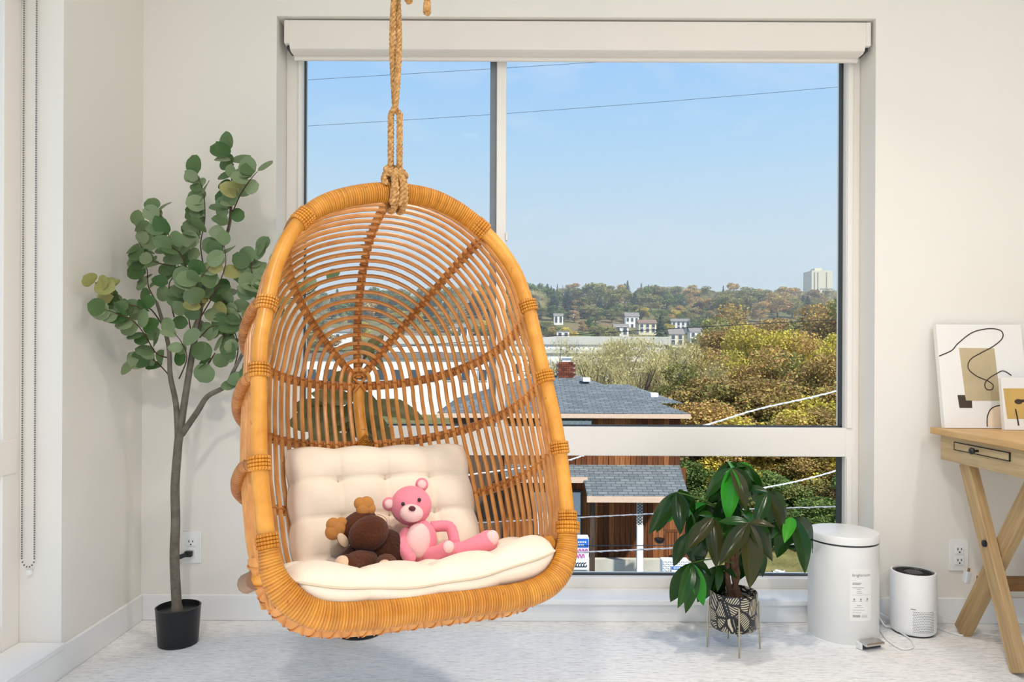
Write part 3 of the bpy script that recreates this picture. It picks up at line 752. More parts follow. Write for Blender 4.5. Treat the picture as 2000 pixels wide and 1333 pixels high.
# ------------------------------------------------------------------ pedal bin
b0 = at(1646, 1235, 2.535); bx = b0.x
bn = empty('pedal_bin', (bx, 2.535, 0)); tag(bn, 'tall white round pedal bin with a paper label', 'trash can')
m = MB(); m.lathe([(.108, .0), (.112, .006), (.112, .326), (.106, .327)], 64); m.build('body', M['binwhite'], bn)
m = MB(); m.lathe([(.1095, .327), (.1095, .331)], 64); m.build('seal_ring', M['darkgrey'], bn)
m = MB(); m.lathe([(.108, .331), (.1135, .333), (.1135, .354), (.110, .3585), (.09, .361), (0, .3625)], 64); m.build('lid', M['binwhite'], bn)
def onbin(a, z, r=.1128): return V((math.sin(a) * r, -math.cos(a) * r, z))
A0 = R(8)                                # label direction (0 = towards -y)
def curved(a0, a1, z0, z1, r, n=8):
    m = MB(); m.grid(lambda u, v: onbin(a0 + (a1 - a0) * u, z0 + (z1 - z0) * v, r), n, 2); return m
LA0, LA1 = R(-14), R(24)
zc0, zc1 = .088, .258
lb = curved(LA0, LA1, zc0, zc1, .1124, 12).build('label', M['paper'], bn)
def lrow(v, u0, u1, h, mat):
    z = zc1 - (zc1 - zc0) * v; a = lambda u: LA0 + (LA1 - LA0) * u
    curved(a(u0), a(u1), z - h / 2, z + h / 2, .1127, 5).build('print_line', mat, lb)
def label_text(txt, u, v, size, mat):
    cu_ = bpy.data.curves.new('lettering', 'FONT'); cu_.body = txt; cu_.size = size; cu_.resolution_u = 3
    o = bpy.data.objects.new('lettering', cu_); col.objects.link(o)
    bpy.context.view_layer.update()
    me = bpy.data.meshes.new_from_object(o.evaluated_get(bpy.context.evaluated_depsgraph_get())); bpy.data.objects.remove(o)
    for vt in me.vertices:
        a = LA0 + (LA1 - LA0) * u + vt.co.x / .1127; z = zc1 - (zc1 - zc0) * v + vt.co.y
        vt.co = onbin(a, z, .1128)
    me.materials.clear(); me.materials.append(mat); me.update(); return link('lettering', me, lb)
label_text('brightroom', .11, .145, .0135, M['inkdark'])
for v, u0, u1, h in ((.27, .12, .52, .0022), (.295, .12, .45, .0018), (.36, .12, .62, .0014), (.39, .3, .48, .0012), (.43, .3, .5, .0012), (.465, .3, .56, .0014), (.50, .12, .95, .0006),
                     (.62, .12, .26, .0013), (.62, .42, .54, .0013), (.62, .7, .84, .0013), (.70, .3, .5, .0016), (.74, .2, .6, .001), (.79, .12, .66, .001), (.84, .12, .5, .001)):
    lrow(v, u0, u1, h, M['ink'])
for u in (.16, .45, .76): lrow(.585, u, u + .07, .006, M['ink'])
for u in (.14, .17, .205, .24, .27, .31, .34, .37, .40, .43): lrow(.905, u, u + .018, .008, M['barcode'])
for v in (.89, .91, .93): lrow(v, .52, .80, .001, M['ink'])
pd = R(18); pdv = V((math.sin(pd), -math.cos(pd), 0)); Mp = Matrix.Rotation(pd, 3, 'Z')
m = MB(); m.box(pdv * .112 + V((0, 0, .012)), (.084, .030, .022), Mp); m.build('pedal_housing', M['binwhite'], bn, smooth=False, bevel=.003)
m = MB(); m.box(pdv * .124 + V((0, 0, .013)), (.070, .012, .018), Mp); m.build('pedal_recess', M['darkgrey'], bn, smooth=False)
m = MB(); m.box(pdv * .130 + V((0, 0, .023)), (.076, .034, .010), Mp @ Matrix.Rotation(R(8), 3, 'X')); m.build('pedal', M['chrome'], bn, smooth=False, bevel=.004)
m = MB(); m.lathe([(.106, 0), (.114, 0), (.114, .006), (.108, .009)], 48); m.build('base_ring', M['white'], bn)

# ------------------------------------------------------------------ air purifier
px_ = at(1784, 1200, 2.57).x
ap = empty('air_purifier', (px_, 2.572, 0)); tag(ap, 'small white cylindrical air purifier with dark slotted top', 'air purifier')
m = MB(); m.lathe([(.066, .006), (.071, .012), (.0725, .03), (.0725, .205), (.0705, .211), (.0655, .212), (.0655, .203)], 56); m.build('body', M['white'], ap)
m = MB(); m.lathe([(.064, 0), (.064, .007)], 40); m.build('foot', M['darkgrey'], ap)
m = MB(); m.lathe([(.0655, .198), (.0655, .2065), (.062, .208), (.028, .206), (.028, .2075), (0, .2085)], 48); tg = m.build('top_grille', M['darkgrey'], ap)
for i in range(30):
    a = 2 * PI * i / 30; m = MB(); d = V((math.cos(a), math.sin(a), 0)); m.box(d * .044 + V((0, 0, .2074)), (.026, .0022, .003), Matrix.Rotation(a + .25, 3, 'Z')); m.build('vane', M['black'], tg, smooth=False)
m = MB()
for i in range(15):
    for j in range(13):
        a = R(-22 + i * 3.9) + (R(1.9) if j % 2 else 0) - R(6); z = .022 + j * .0056
        c = V((math.sin(a) * .0727, -math.cos(a) * .0727, z)); m.box(c, (.0021, .0006, .0021), Matrix.Rotation(a, 3, 'Z') @ Matrix.Rotation(R(45), 3, 'Y'))
tag(m.build('air_holes', M['darkgrey'], ap, smooth=False), kind='stuff')
m = MB(); a = R(-28); m.box(V((math.sin(a) * .0726, -math.cos(a) * .0726, .098)), (.016, .0006, .003), Matrix.Rotation(a, 3, 'Z')); m.build('mark', M['ink'], ap, smooth=False)
def cable(name, label, pts, r=.0022, mat=None):
    e = empty(name, pts[0]); tag(e, label, 'cable'); p0 = V(pts[0])
    m = MB(); m.tube(sp([V(p) - p0 for p in pts], 8), r, 6); m.build('cord', mat or M['white'], e); return e
def fl(px, py): Y = F * EYE / (py - CY); p = at(px, py, Y); return V((p.x, p.y, .004))
cable('power_cord', 'white cord looping on the carpet between bin and purifier', [V((px_ - .06, 2.62, .03)), V((px_ - .10, 2.62, .05)), V((px_ - .085, 2.60, .012)), fl(1742, 1228) + V((0, 0, .004)), fl(1778, 1248), fl(1783, 1264), fl(1760, 1267), fl(1733, 1250), fl(1720, 1232), V((px_ - .115, 2.60, .006)), V((px_ - .09, 2.64, .06)), V((px_ - .125, 2.645, .082))], .0024)
cable('power_cord', 'white cord looping from purifier towards the desk leg', [V((px_ + .05, 2.635, .03)), V((px_ + .09, 2.645, .045)), V((px_ + .15, 2.60, .03)), fl(1900, 1218), fl(1906, 1230), fl(1885, 1240), fl(1860, 1236), fl(1830, 1226), V((px_ + .06, 2.60, .005))], .0024)

# ------------------------------------------------------------------ desk
DZ = .705
dk = empty('desk', (1.60, 2.35, 0)); tag(dk, 'light wooden desk with drawer and crossed legs by the wall', 'desk')
D0 = V((1.60, 2.35, 0))
def dbox(name, lo, hi, mat, bev=.003, par=None):
    m = MB(); m.b2(V(lo) - D0, V(hi) - D0); return m.build(name, mat, par or dk, smooth=False, bevel=bev)
dbox('desk_top', (1.47, 1.42, DZ - .022), (2.10, 2.61, DZ), M['desktop'])
dbox('apron', (1.487, 1.46, DZ - .107), (2.08, 2.575, DZ - .022), M['deskend'])
dr = dbox('drawer', (1.4835, 2.215, DZ - .062), (1.492, 2.487, DZ - .040), M['deskend'], .0008)
for lo, hi in (((1.4833, 2.211, DZ - .0645), (1.4875, 2.491, DZ - .062)), ((1.4833, 2.211, DZ - .040), (1.4875, 2.491, DZ - .0375)), ((1.4833, 2.487, DZ - .0645), (1.4875, 2.4905, DZ - .0375)), ((1.4833, 2.2115, DZ - .0645), (1.4875, 2.215, DZ - .0375))):
    dbox('drawer_gap', lo, hi, M['slot'], 0, dr)
kc = V((1.4835, 2.36, DZ - .052)) - D0
m = MB(); m.lathe([(.004, 0), (.004, .012), (.010, .016), (.0115, .022), (.008, .027), (0, .028)], 16, kc, Matrix.Rotation(R(-90), 3, 'Y')); m.build('knob', M['black'], dr)
def beam(name, a, b, w, t, mat, x0, par=dk, shorten=0):   # bar in the plane x = x0 .. x0 + t, w wide along y
    a, b = V(a), V(b); d = (b - a); L = d.length; ang = math.atan2(d.y, d.z)
    m = MB(); m.box((0, 0, 0), (t, w, L), None)
    Mx = Matrix.Translation(V((x0 + t / 2, (a.y + b.y) / 2, (a.z + b.z) / 2)) - D0) @ Matrix.Rotation(-ang, 4, 'X')
    return m.build(name, mat, par, smooth=False, bevel=.003, M=Mx)
for xx in (1.505, 1.99):
    beam('leg', (0, 2.475, DZ - .105), (0, 2.215, .008), .052, .032, M['deskleg'], xx)
    beam('leg', (0, 2.185, DZ - .105), (0, 2.555, .008), .056, .032, M['deskleg'], xx + .034)
    beam('leg', (0, 1.56, DZ - .105), (0, 1.86, .008), .052, .032, M['deskleg'], xx)
    beam('leg', (0, 1.86, DZ - .105), (0, 1.56, .008), .056, .032, M['deskleg'], xx + .034)
    for yc, zc in ((2.357, .36), (1.71, .30)):
        m = MB(); m.lathe([(.011, 0), (.011, .006), (.006, .009), (0, .0095)], 14, V((xx, yc, zc)) - D0, Matrix.Rotation(R(-90), 3, 'Y')); m.build('bolt', M['black'], dk)
dbox('stretcher', (1.575, 2.49, .165), (1.99, 2.515, .212), M['deskdark'])
e = empty('cord_clip', at(1888, 1128, 2.50)); tag(e, 'pale grey plastic plug block hanging beside the crossed desk leg', 'plug')
m = MB(); m.box((0, 0, 0), (.018, .022, .040), Matrix.Rotation(R(12), 3, 'Y')); m.build('body', plain('grey_plastic', (206, 208, 210), .4, .4), e, smooth=False, bevel=.004)
m = MB(); m.tube([(.006, 0, .018), (.008, 0, .03)], .004, 8); m.build('stub', M['deskdark'], e)

# ------------------------------------------------------------------ canvases on the desk
def canvas_piece(name, label, org, W, H, lean, T=.022):
    e = empty(name, M=Matrix.Translation(org) @ Matrix.Rotation(-R(lean), 4, 'X')); tag(e, label, 'canvas art')
    m = MB(); m.box((W / 2, T / 2, H / 2), (W, T, H)); m.build('canvas', M['canvas'], e, smooth=False, bevel=.002)
    return e
def flat(e, name, poly, mat, d=.0008):
    m = MB(); m.prism([(p[0], p[1]) for p in poly], d, Matrix(((1, 0, 0, 0), (0, 0, -1, 0), (0, 1, 0, 0), (0, 0, 0, 1)))); return m.build(name, mat, e, smooth=False)
def stroke(e, pts, w=.0035, name='painted_line'):
    c = sp([V((p[0], 0, p[1])) for p in pts], 8); poly = []; L = []; Rr = []
    for i in range(len(c)):
        t = (c[min(i + 1, len(c) - 1)] - c[max(i - 1, 0)]).normalized(); n_ = V((-t.z, 0, t.x)) * w / 2; L.append(c[i] + n_); Rr.append(c[i] - n_)
    m = MB(); vv = []
    for a, b in zip(L, Rr): vv += [V((a.x, -.0016, a.z)), V((b.x, -.0016, b.z))]
    m._add(vv, [(2 * i, 2 * i + 1, 2 * i + 3, 2 * i + 2) for i in range(len(L) - 1)]); return m.build(name, M['artline'], e, smooth=False)
Yc = 2.565; s_ = Yc / F
def cv(px, py): return ((px - 1844) * s_, (835 - py) * s_)
c1 = canvas_piece('abstract_canvas', 'white canvas with beige rectangle and looping dark line, leaning on wall', (1.497, Yc, DZ + .001), .30, .366, 9)
def zc_(zx, zy): return cv(1780 + zx * .3, 600 + zy * .3)
flat(c1, 'beige_rectangle', [zc_(352, 252), zc_(585, 254), zc_(592, 602), zc_(366, 604)], M['artbeige'])
flat(c1, 'charcoal_block', [zc_(314, 566), zc_(362, 566), zc_(365, 602), zc_(404, 602), zc_(402, 650), zc_(320, 650)], M['artdark'], .0012)
stroke(c1, [zc_(*p) for p in ((214, 308), (300, 270), (350, 220), (450, 148), (560, 122), (640, 135), (645, 185), (580, 240), (500, 282), (420, 330), (400, 390), (450, 440), (520, 472), (552, 500), (540, 530), (505, 525), (500, 490), (530, 455), (580, 425), (630, 405), (680, 435))])
flat(c1, 'peach_quarter', [zc_(490, 772), zc_(495, 720), zc_(515, 670), zc_(550, 640), zc_(600, 630), zc_(640, 632), zc_(640, 772)], M['artpeach'])
stroke(c1, [zc_(*p) for p in ((488, 772), (495, 710), (520, 660), (560, 638), (610, 630))])
Yc2 = 2.505; s2 = Yc2 / F
def z2(zx, zy): return ((1780 + zx * .3 - 1964) * s2, (837 - 600 - zy * .3) * s2)
p2 = at(1963, 838, Yc2)
c2 = canvas_piece('abstract_canvas', 'small white canvas with an ochre square, propped before the larger one', (p2.x, Yc2, DZ + .001), .165, .178, 7, .018)
flat(c2, 'ochre_square', [z2(622, 518), z2(860, 516), z2(862, 716), z2(634, 716)], M['artgold'])
flat(c2, 'charcoal_spot', [(z2(714 + 26 * math.cos(a), 604 + 17 * math.sin(a))) for a in [-2 * PI * i / 16 for i in range(16)]], M['artdark'], .0014)
flat(c2, 'charcoal_bar', [z2(728, 590), z2(800, 590), z2(800, 606), z2(728, 608)], M['artdark'], .0014)
stroke(c2, [z2(690, 652), z2(697, 700), z2(703, 760)], .0045)
# ------------------------------------------------------------------ leaves
def leaf_mesh(name, mat, L=1.0, W=.3, prof=None, fold=.15, droop=.25, nu=5, nv=9, wave=0):
    m = MB()
    def g(u, v):
        w = W * prof(v); x = (u - .5) * 2 * w
        z = abs(u - .5) * 2 * w * fold * 2 - droop * L * v * v + wave * W * math.sin(v * 14) * abs(u - .5) * 2
        return V((x, v * L * (1 - .15 * droop * v), z))
    m.grid(g, nu, nv); return m.mesh(name, mat, True, 180)
lance = lambda v: max(.02, math.sin(PI * v ** .95) ** .8 * (1.05 - .25 * v)) if v < 1 else .02
rnd = lambda v: max(.03, math.sqrt(max(0, 1 - (2 * v - 1) ** 2)))
oval = lambda v: max(.03, math.sin(PI * v ** .85) ** .6)
def orient(p, d, up, s):                 # leaf local y -> d, local z -> up
    y = V(d).normalized(); x = y.cross(V(up)); x = x.normalized() if x.length > 1e-4 else y.orthogonal().normalized(); z = x.cross(y)
    return Matrix(((x.x * s, y.x * s, z.x * s, p[0]), (x.y * s, y.y * s, z.y * s, p[1]), (x.z * s, y.z * s, z.z * s, p[2]), (0, 0, 0, 1)))

# ------------------------------------------------------------------ eucalyptus tree
EY = 2.44
eb = V((at(348, 1240, EY).x, EY, 0))
et = empty('artificial_eucalyptus', eb); tag(et, 'tall artificial eucalyptus tree with round leaves in the corner', 'potted tree')
m = MB(); m.lathe([(.058, 0), (.062, .002), (.0695, .118), (.0705, .122), (.066, .123), (.064, .108), (0, .106)], 44); po_ = m.build('pot', M['black'], et)
m = MB(); m.lathe([(.064, .095), (0, .100)], 30); m.build('pot_filling', M['black'], et)
def E_(px, py, dy=0): return at(px, py, EY + dy) - eb
MB().tube(sp([E_(346, 1200), E_(345, 1180), E_(341, 1090), E_(343, 1020), E_(342, 950), E_(347, 880), E_(350, 846)], 5), [.019 * (1 if i > 4 else 1.35 - .08 * i) if i < 5 else .0165 - .00012 * i for i in range(31)], 10).build('trunk', M['bark'], et)
def branch(pts, r0, r1, mat='bark', par=et):
    c = sp(pts, 5); return MB().tube(c, [r0 + (r1 - r0) * i / (len(c) - 1) for i in range(len(c))], 7).build('branch', M[mat], par), c
br = {}
_, br['l'] = branch([E_(348, 860), E_(344, 790, .0), E_(333, 735, -.01), E_(330, 680, -.02), E_(318, 630, -.03), E_(306, 590, -.04)], .0105, .005)
_, br['m'] = branch([E_(350, 862), E_(360, 790), E_(376, 690), E_(392, 600), E_(402, 545), E_(430, 490), E_(448, 440), E_(452, 380), E_(455, 320)], .0125, .003)
_, br['r'] = branch([E_(354, 850), E_(385, 805, -.01), E_(405, 775, -.02), E_(440, 755, -.03), E_(456, 725, -.04), E_(482, 670, -.05), E_(497, 600, -.06)], .011, .004)
yel = [(500, 385), (492, 382), (478, 348), (500, 390), (455, 540), (415, 612), (190, 560), (208, 548), (240, 560)]
rg = random.Random(11)
lm = [leaf_mesh('leaf', M['euc'], 1, .46, rnd, .06, .12, 5, 9), leaf_mesh('leaf', M['euc'], 1, .50, rnd, -.05, .2, 5, 9), leaf_mesh('leaf', M['euc'], 1, .40, oval, .12, .1, 5, 9)]
ly = leaf_mesh('leaf', M['eucyel'], 1, .46, rnd, .06, .15, 5, 9)
def eleaf(p, d, s, yellow=False):
    up = V((rg.uniform(-.6, .6), -1 + rg.uniform(-.5, .6), rg.uniform(-.2, .9)))
    link('leaf', ly if yellow else lm[rg.randrange(3)], et, orient(p, d, up, s))
twigs = [  # (points, leaf count)
    ([(430, 490), (447, 440), (450, 390), (455, 330), (448, 295)], 20), ([(402, 545), (392, 480), (400, 430), (398, 380), (385, 340)], 22),
    ([(452, 420), (470, 380), (490, 350), (503, 335)], 12), ([(376, 560), (355, 500), (335, 480), (325, 440), (305, 410)], 17), ([(336, 520), (300, 510), (275, 480), (265, 440)], 12),
    ([(306, 590), (290, 560), (285, 520), (260, 500)], 10), ([(320, 640), (295, 605), (270, 600), (240, 590), (200, 560), (185, 552)], 14),
    ([(331, 700), (305, 690), (280, 650), (260, 628), (225, 612), (205, 605)], 18), ([(332, 735), (310, 712), (290, 700), (262, 712)], 9),
    ([(340, 620), (330, 560), (345, 530), (350, 500)], 10), ([(385, 650), (395, 600), (385, 560), (410, 520)], 12), ([(392, 620), (420, 570), (440, 520), (438, 480)], 12),
    ([(482, 670), (470, 620), (450, 600), (440, 570)], 18), ([(497, 600), (500, 560), (490, 520), (505, 490)], 18), ([(456, 725), (465, 680), (455, 640), (440, 620)], 13),
    ([(440, 755), (470, 740), (500, 735), (510, 700)], 8), ([(390, 660), (410, 640), (430, 640), (440, 665)], 8), ([(350, 740), (365, 700), (355, 670), (340, 650)], 6),
    ([(375, 660), (365, 600), (360, 560)], 6), ([(400, 720), (420, 690), (408, 712)], 4), ([(497, 590), (520, 560), (535, 525)], 9), ([(500, 640), (520, 620), (530, 590)], 9), ([(600, 575), (620, 560), (640, 545)], 5),
]
for ti, (pts, cnt) in enumerate(twigs):
    dz = rg.uniform(-.10, .08) if ti not in (21, 22, 20) else -.02
    if pts[-1][0] < 215: dz = -.17
    P3 = [E_(x, y, dz * (i / (len(pts) - 1) if dz < -.15 else min(1, i / 2))) for i, (x, y) in enumerate(pts)]
    if ti == 22: P3 = [E_(497, 600, -.03), E_(545, 590, .02), E_(600, 575, .06), E_(620, 560, .08), E_(640, 545, .08)]
    c = sp(P3, 8); MB().tube(c, [.0024 - .0014 * i / (len(c) - 1) for i in range(len(c))], 5).build('twig', M['twig'], et)
    for k in range(cnt):
        t = (k + .8) / cnt; t = .18 + .82 * t; i = min(len(c) - 2, int(t * (len(c) - 1))); p = c[i]; tg = (c[i + 1] - c[i]).normalized()
        a = rg.uniform(0, 2 * PI) if k % 2 else rg.uniform(-.6, .6); side = V((math.cos(a), .6 * math.sin(a), rg.uniform(-.2, .5)))
        d = (tg * .45 + side * (1 if k % 2 else -1)).normalized()
        if k == cnt - 1: d = tg
        px = pts[min(len(pts) - 1, int(t * len(pts)))]
        yl = any((px[0] - x) ** 2 + (px[1] - y) ** 2 < 700 for x, y in yel) and rg.random() < .6
        p = p + d * .004; p.x = max(p.x, WX + .03 - eb.x); d = V((d.x if p.x > WX + .07 - eb.x else abs(d.x), d.y, d.z)); eleaf(p, d, rg.uniform(.046, .070), yl)

# ------------------------------------------------------------------ money tree in patterned pot
PY = 2.42
pb = V((at(1433, 1200, PY).x, PY, 0))
mt = empty('money_tree', pb); tag(mt, 'glossy green money tree in black leaf-patterned pot by the window', 'potted plant')
m = MB(); m.lathe([(.062, .068), (.070, .070), (.0745, .078), (.0745, .184), (.073, .187), (.069, .184), (.067, .165), (0, .163)], 48); m.build('pot', M['potpat'], mt)
m = MB(); m.lathe([(.0675, .160), (.04, .166), (0, .170)], 30); m.build('soil', M['soil'], mt)
st = empty('plant_stand', pb); tag(st, 'thin brass plant stand holding the patterned pot', 'plant stand')
for a in (R(-95), R(-5), R(85), R(175)):
    d = V((math.cos(a), math.sin(a), 0)); MB().tube([d * .084 + V((0, 0, 0)), d * .080 + V((0, 0, .155))], .0028, 8).build('leg', M['brass'], st)
    MB().tube([d * .081 + V((0, 0, .064)), V((0, 0, .064))], .0025, 6).build('cross_bar', M['brass'], st)
def Q(px, py, dy=0): return at(px, py, PY + dy) - pb
for x0, x1, x2 in ((1428, 1420, 1424), (1437, 1436, 1440), (1444, 1432, 1430), (1424, 1441, 1420)):
    c = sp([Q(x0, 1168, .0), Q(x1, 1120, .006 if x1 > 1430 else -.006), Q(x2, 1060), Q(1432, 1010)], 5)
    MB().tube(c, [.010 - .004 * i / 15 + (.006 if i == 0 else .003 if i == 1 else 0) for i in range(16)], 8).build('stem', M['pstem'], mt)
rp = random.Random(5)
pm = [leaf_mesh('leaflet', M['pach'], 1, .175, lance, .25, .35, 5, 12, .03), leaf_mesh('leaflet', M['pach'], 1, .19, lance, .2, .2, 5, 12, .03)]
pbr = leaf_mesh('leaflet', M['pachbr'], 1, .185, lance, .22, .25, 5, 12, .03); pnw = leaf_mesh('leaflet', M['pachnew'], 1, .19, lance, .25, .2, 5, 12, .03)
def ray_leaf(p, px, py, dy, mat, s=None, faces=None):
    e_ = Q(px, py, dy); d = e_ - p; L = d.length if s is None else s
    up = V((rp.uniform(-.3, .3), -.8, .75)) if faces is None else V(faces)
    link('leaflet', mat, mt, orient(p, d, up, L * 1.06))
clusters = [ # hub px, hub dy, tips (px, py, dy, kind)
    ((1428, 915), -.06, [(1424, 1012, -.12, 2), (1376, 965, -.08, 0), (1490, 965, -.05, 0), (1465, 985, -.14, 1), (1400, 945, .06, 0), (1448, 905, .08, 2)]),
    ((1322, 962), -.05, [(1272, 1036, -.10, 0), (1330, 1036, -.13, 0), (1306, 1024, -.03, 2), (1360, 975, .02, 0), (1352, 1012, -.1, 0)]),
    ((1393, 1012), -.11, [(1346, 1065, -.17, 1), (1398, 1100, -.19, 1), (1372, 1030, -.02, 0), (1352, 1088, -.12, 0), (1440, 1050, -.1, 0), (1358, 995, -.05, 0)]),
    ((1463, 1022), -.16, [(1410, 1090, -.23, 1), (1474, 1140, -.25, 1), (1512, 1090, -.22, 1), (1510, 1022, -.2, 1), (1406, 1014, -.14, 0), (1452, 985, -.06, 0), (1498, 1110, -.18, 0)]),
    ((1500, 962), -.05, [(1540, 1040, -.10, 1), (1478, 1020, -.12, 0), (1508, 1048, .0, 0), (1450, 950, -.02, 0), (1535, 985, -.02, 0)]),
    ((1548, 1012), -.04, [(1584, 1115, -.10, 0), (1510, 1046, -.08, 0), (1534, 1050, -.12, 2), (1575, 1060, .03, 0)]),
    ((1350, 1100), -.06, [(1352, 1196, -.12, 0), (1376, 1182, -.10, 2), (1336, 1180, -.14, 0), (1384, 1142, -.08, 0), (1398, 1120, -.02, 0)]),
    ((1440, 905), .02, [(1492, 945, .05, 2), (1470, 930, -.04, 0), (1390, 930, .06, 0), (1500, 990, .06, 0)]),
    ((1380, 985), .04, [(1345, 1065, .08, 0), (1330, 1010, .10, 2), (1400, 1075, .06, 0), (1420, 960, .08, 0)]),
    ((1470, 1060), .04, [(1440, 1140, .04, 0), (1500, 1130, .06, 0), (1420, 1110, .05, 0), (1475, 1150, .02, 0)]),
    ((1360, 1040), .0, [(1320, 1085, .0, 0), (1370, 1110, -.04, 0), (1405, 1060, -.05, 0), (1345, 1110, .03, 0)]),
    ((1520, 1000), .05, [(1545, 1085, .05, 0), (1500, 1075, .03, 0), (1530, 1050, .09, 2), (1480, 1010, .05, 0)]),
    ((1425, 960), -.02, [(1440, 1045, -.08, 0), (1395, 1030, -.06, 0), (1470, 1000, -.06, 0), (1380, 960, -.02, 2)]),
    ((1405, 1105), .0, [(1405, 1150, -.05, 0), (1440, 1125, -.04, 0), (1380, 1150, .03, 0)]),
]
for (hx, hy), hdy, tips in clusters:
    hub = Q(hx, hy, hdy); c0 = Q(1432, max(1010, hy + 40) if hy < 1080 else 1100)
    MB().tube(sp([c0, (c0 + hub) / 2 + V((0, 0, .012)), hub], 6), [.0032 - .0012 * i / 12 for i in range(13)], 6).build('petiole', M['greenstem'], mt)
    for k_ in range(2):
        a_ = rp.uniform(.15 * PI, .85 * PI); ray_leaf(hub, hx + math.cos(a_) * 75, hy + 40 + math.sin(a_) * 45, hdy + rp.uniform(.0, .10), pm[rp.randrange(2)])
    for px, py, dy, kd in tips: ray_leaf(hub, px, py, dy, (pm[rp.randrange(2)], pbr, pnw)[kd])

# ------------------------------------------------------------------ broad-leaved plant behind the chair
FYp = 2.545
fb = V((at(702, 1240, FYp).x, FYp, 0))
fp = empty('broadleaf_plant', fb); tag(fp, 'broad olive-leaved plant in black pot behind the hanging chair', 'potted plant')
m = MB(); m.lathe([(.075, 0), (.080, .003), (.092, .145), (.0935, .15), (.088, .151), (.085, .13), (0, .128)], 40); m.build('pot', M['black'], fp)
m = MB(); m.lathe([(.086, .125), (0, .130)], 24); m.build('soil', M['soil'], fp)
def G(px, py, dy=0): return at(px, py, FYp + dy) - fb
c = sp([G(704, 1185), G(700, 1050, -.01), G(690, 930, -.03), G(680, 840, -.05), G(690, 760, -.06), G(715, 690, -.05)], 5)
MB().tube(c, [.010 - .006 * i / (len(c) - 1) for i in range(len(c))], 8).build('stem', M['pstem'], fp)
fm = leaf_mesh('leaf', M['fig'], 1, .21, oval, .25, .3, 5, 10, .10)
for x0, y0, x1, y1, dy in ((682, 840, 690, 885, -.10), (684, 820, 600, 850, -.12), (684, 800, 560, 800, -.06), (686, 790, 550, 840, -.03), (690, 800, 830, 800, -.05), (686, 830, 730, 860, -.12), (686, 780, 610, 770, -.12), (690, 790, 660, 830, -.15), (690, 770, 740, 800, -.14), (700, 740, 620, 745, -.02), (712, 695, 745, 650, -.05), (715, 690, 755, 720, -.08), (715, 700, 700, 660, -.03), (684, 840, 640, 800, -.13), (684, 850, 720, 830, .02), (682, 860, 580, 870, -.08), (688, 800, 770, 860, -.10)):
    p = G(x0, y0, -.05); t = G(x1, y1, dy); d = t - p; L = d.length
    L2 = min(.19, max(.09, L)); b_ = p + d * max(0, 1 - L2 / L)
    if L > L2 + .01: MB().tube([p, b_], .0025, 5).build('petiole', M['pstem'], fp)
    link('leaf', fm, fp, orient(b_, d, V((rg.uniform(-.8, .8), -.9, rg.uniform(-.3, .9))), L2))
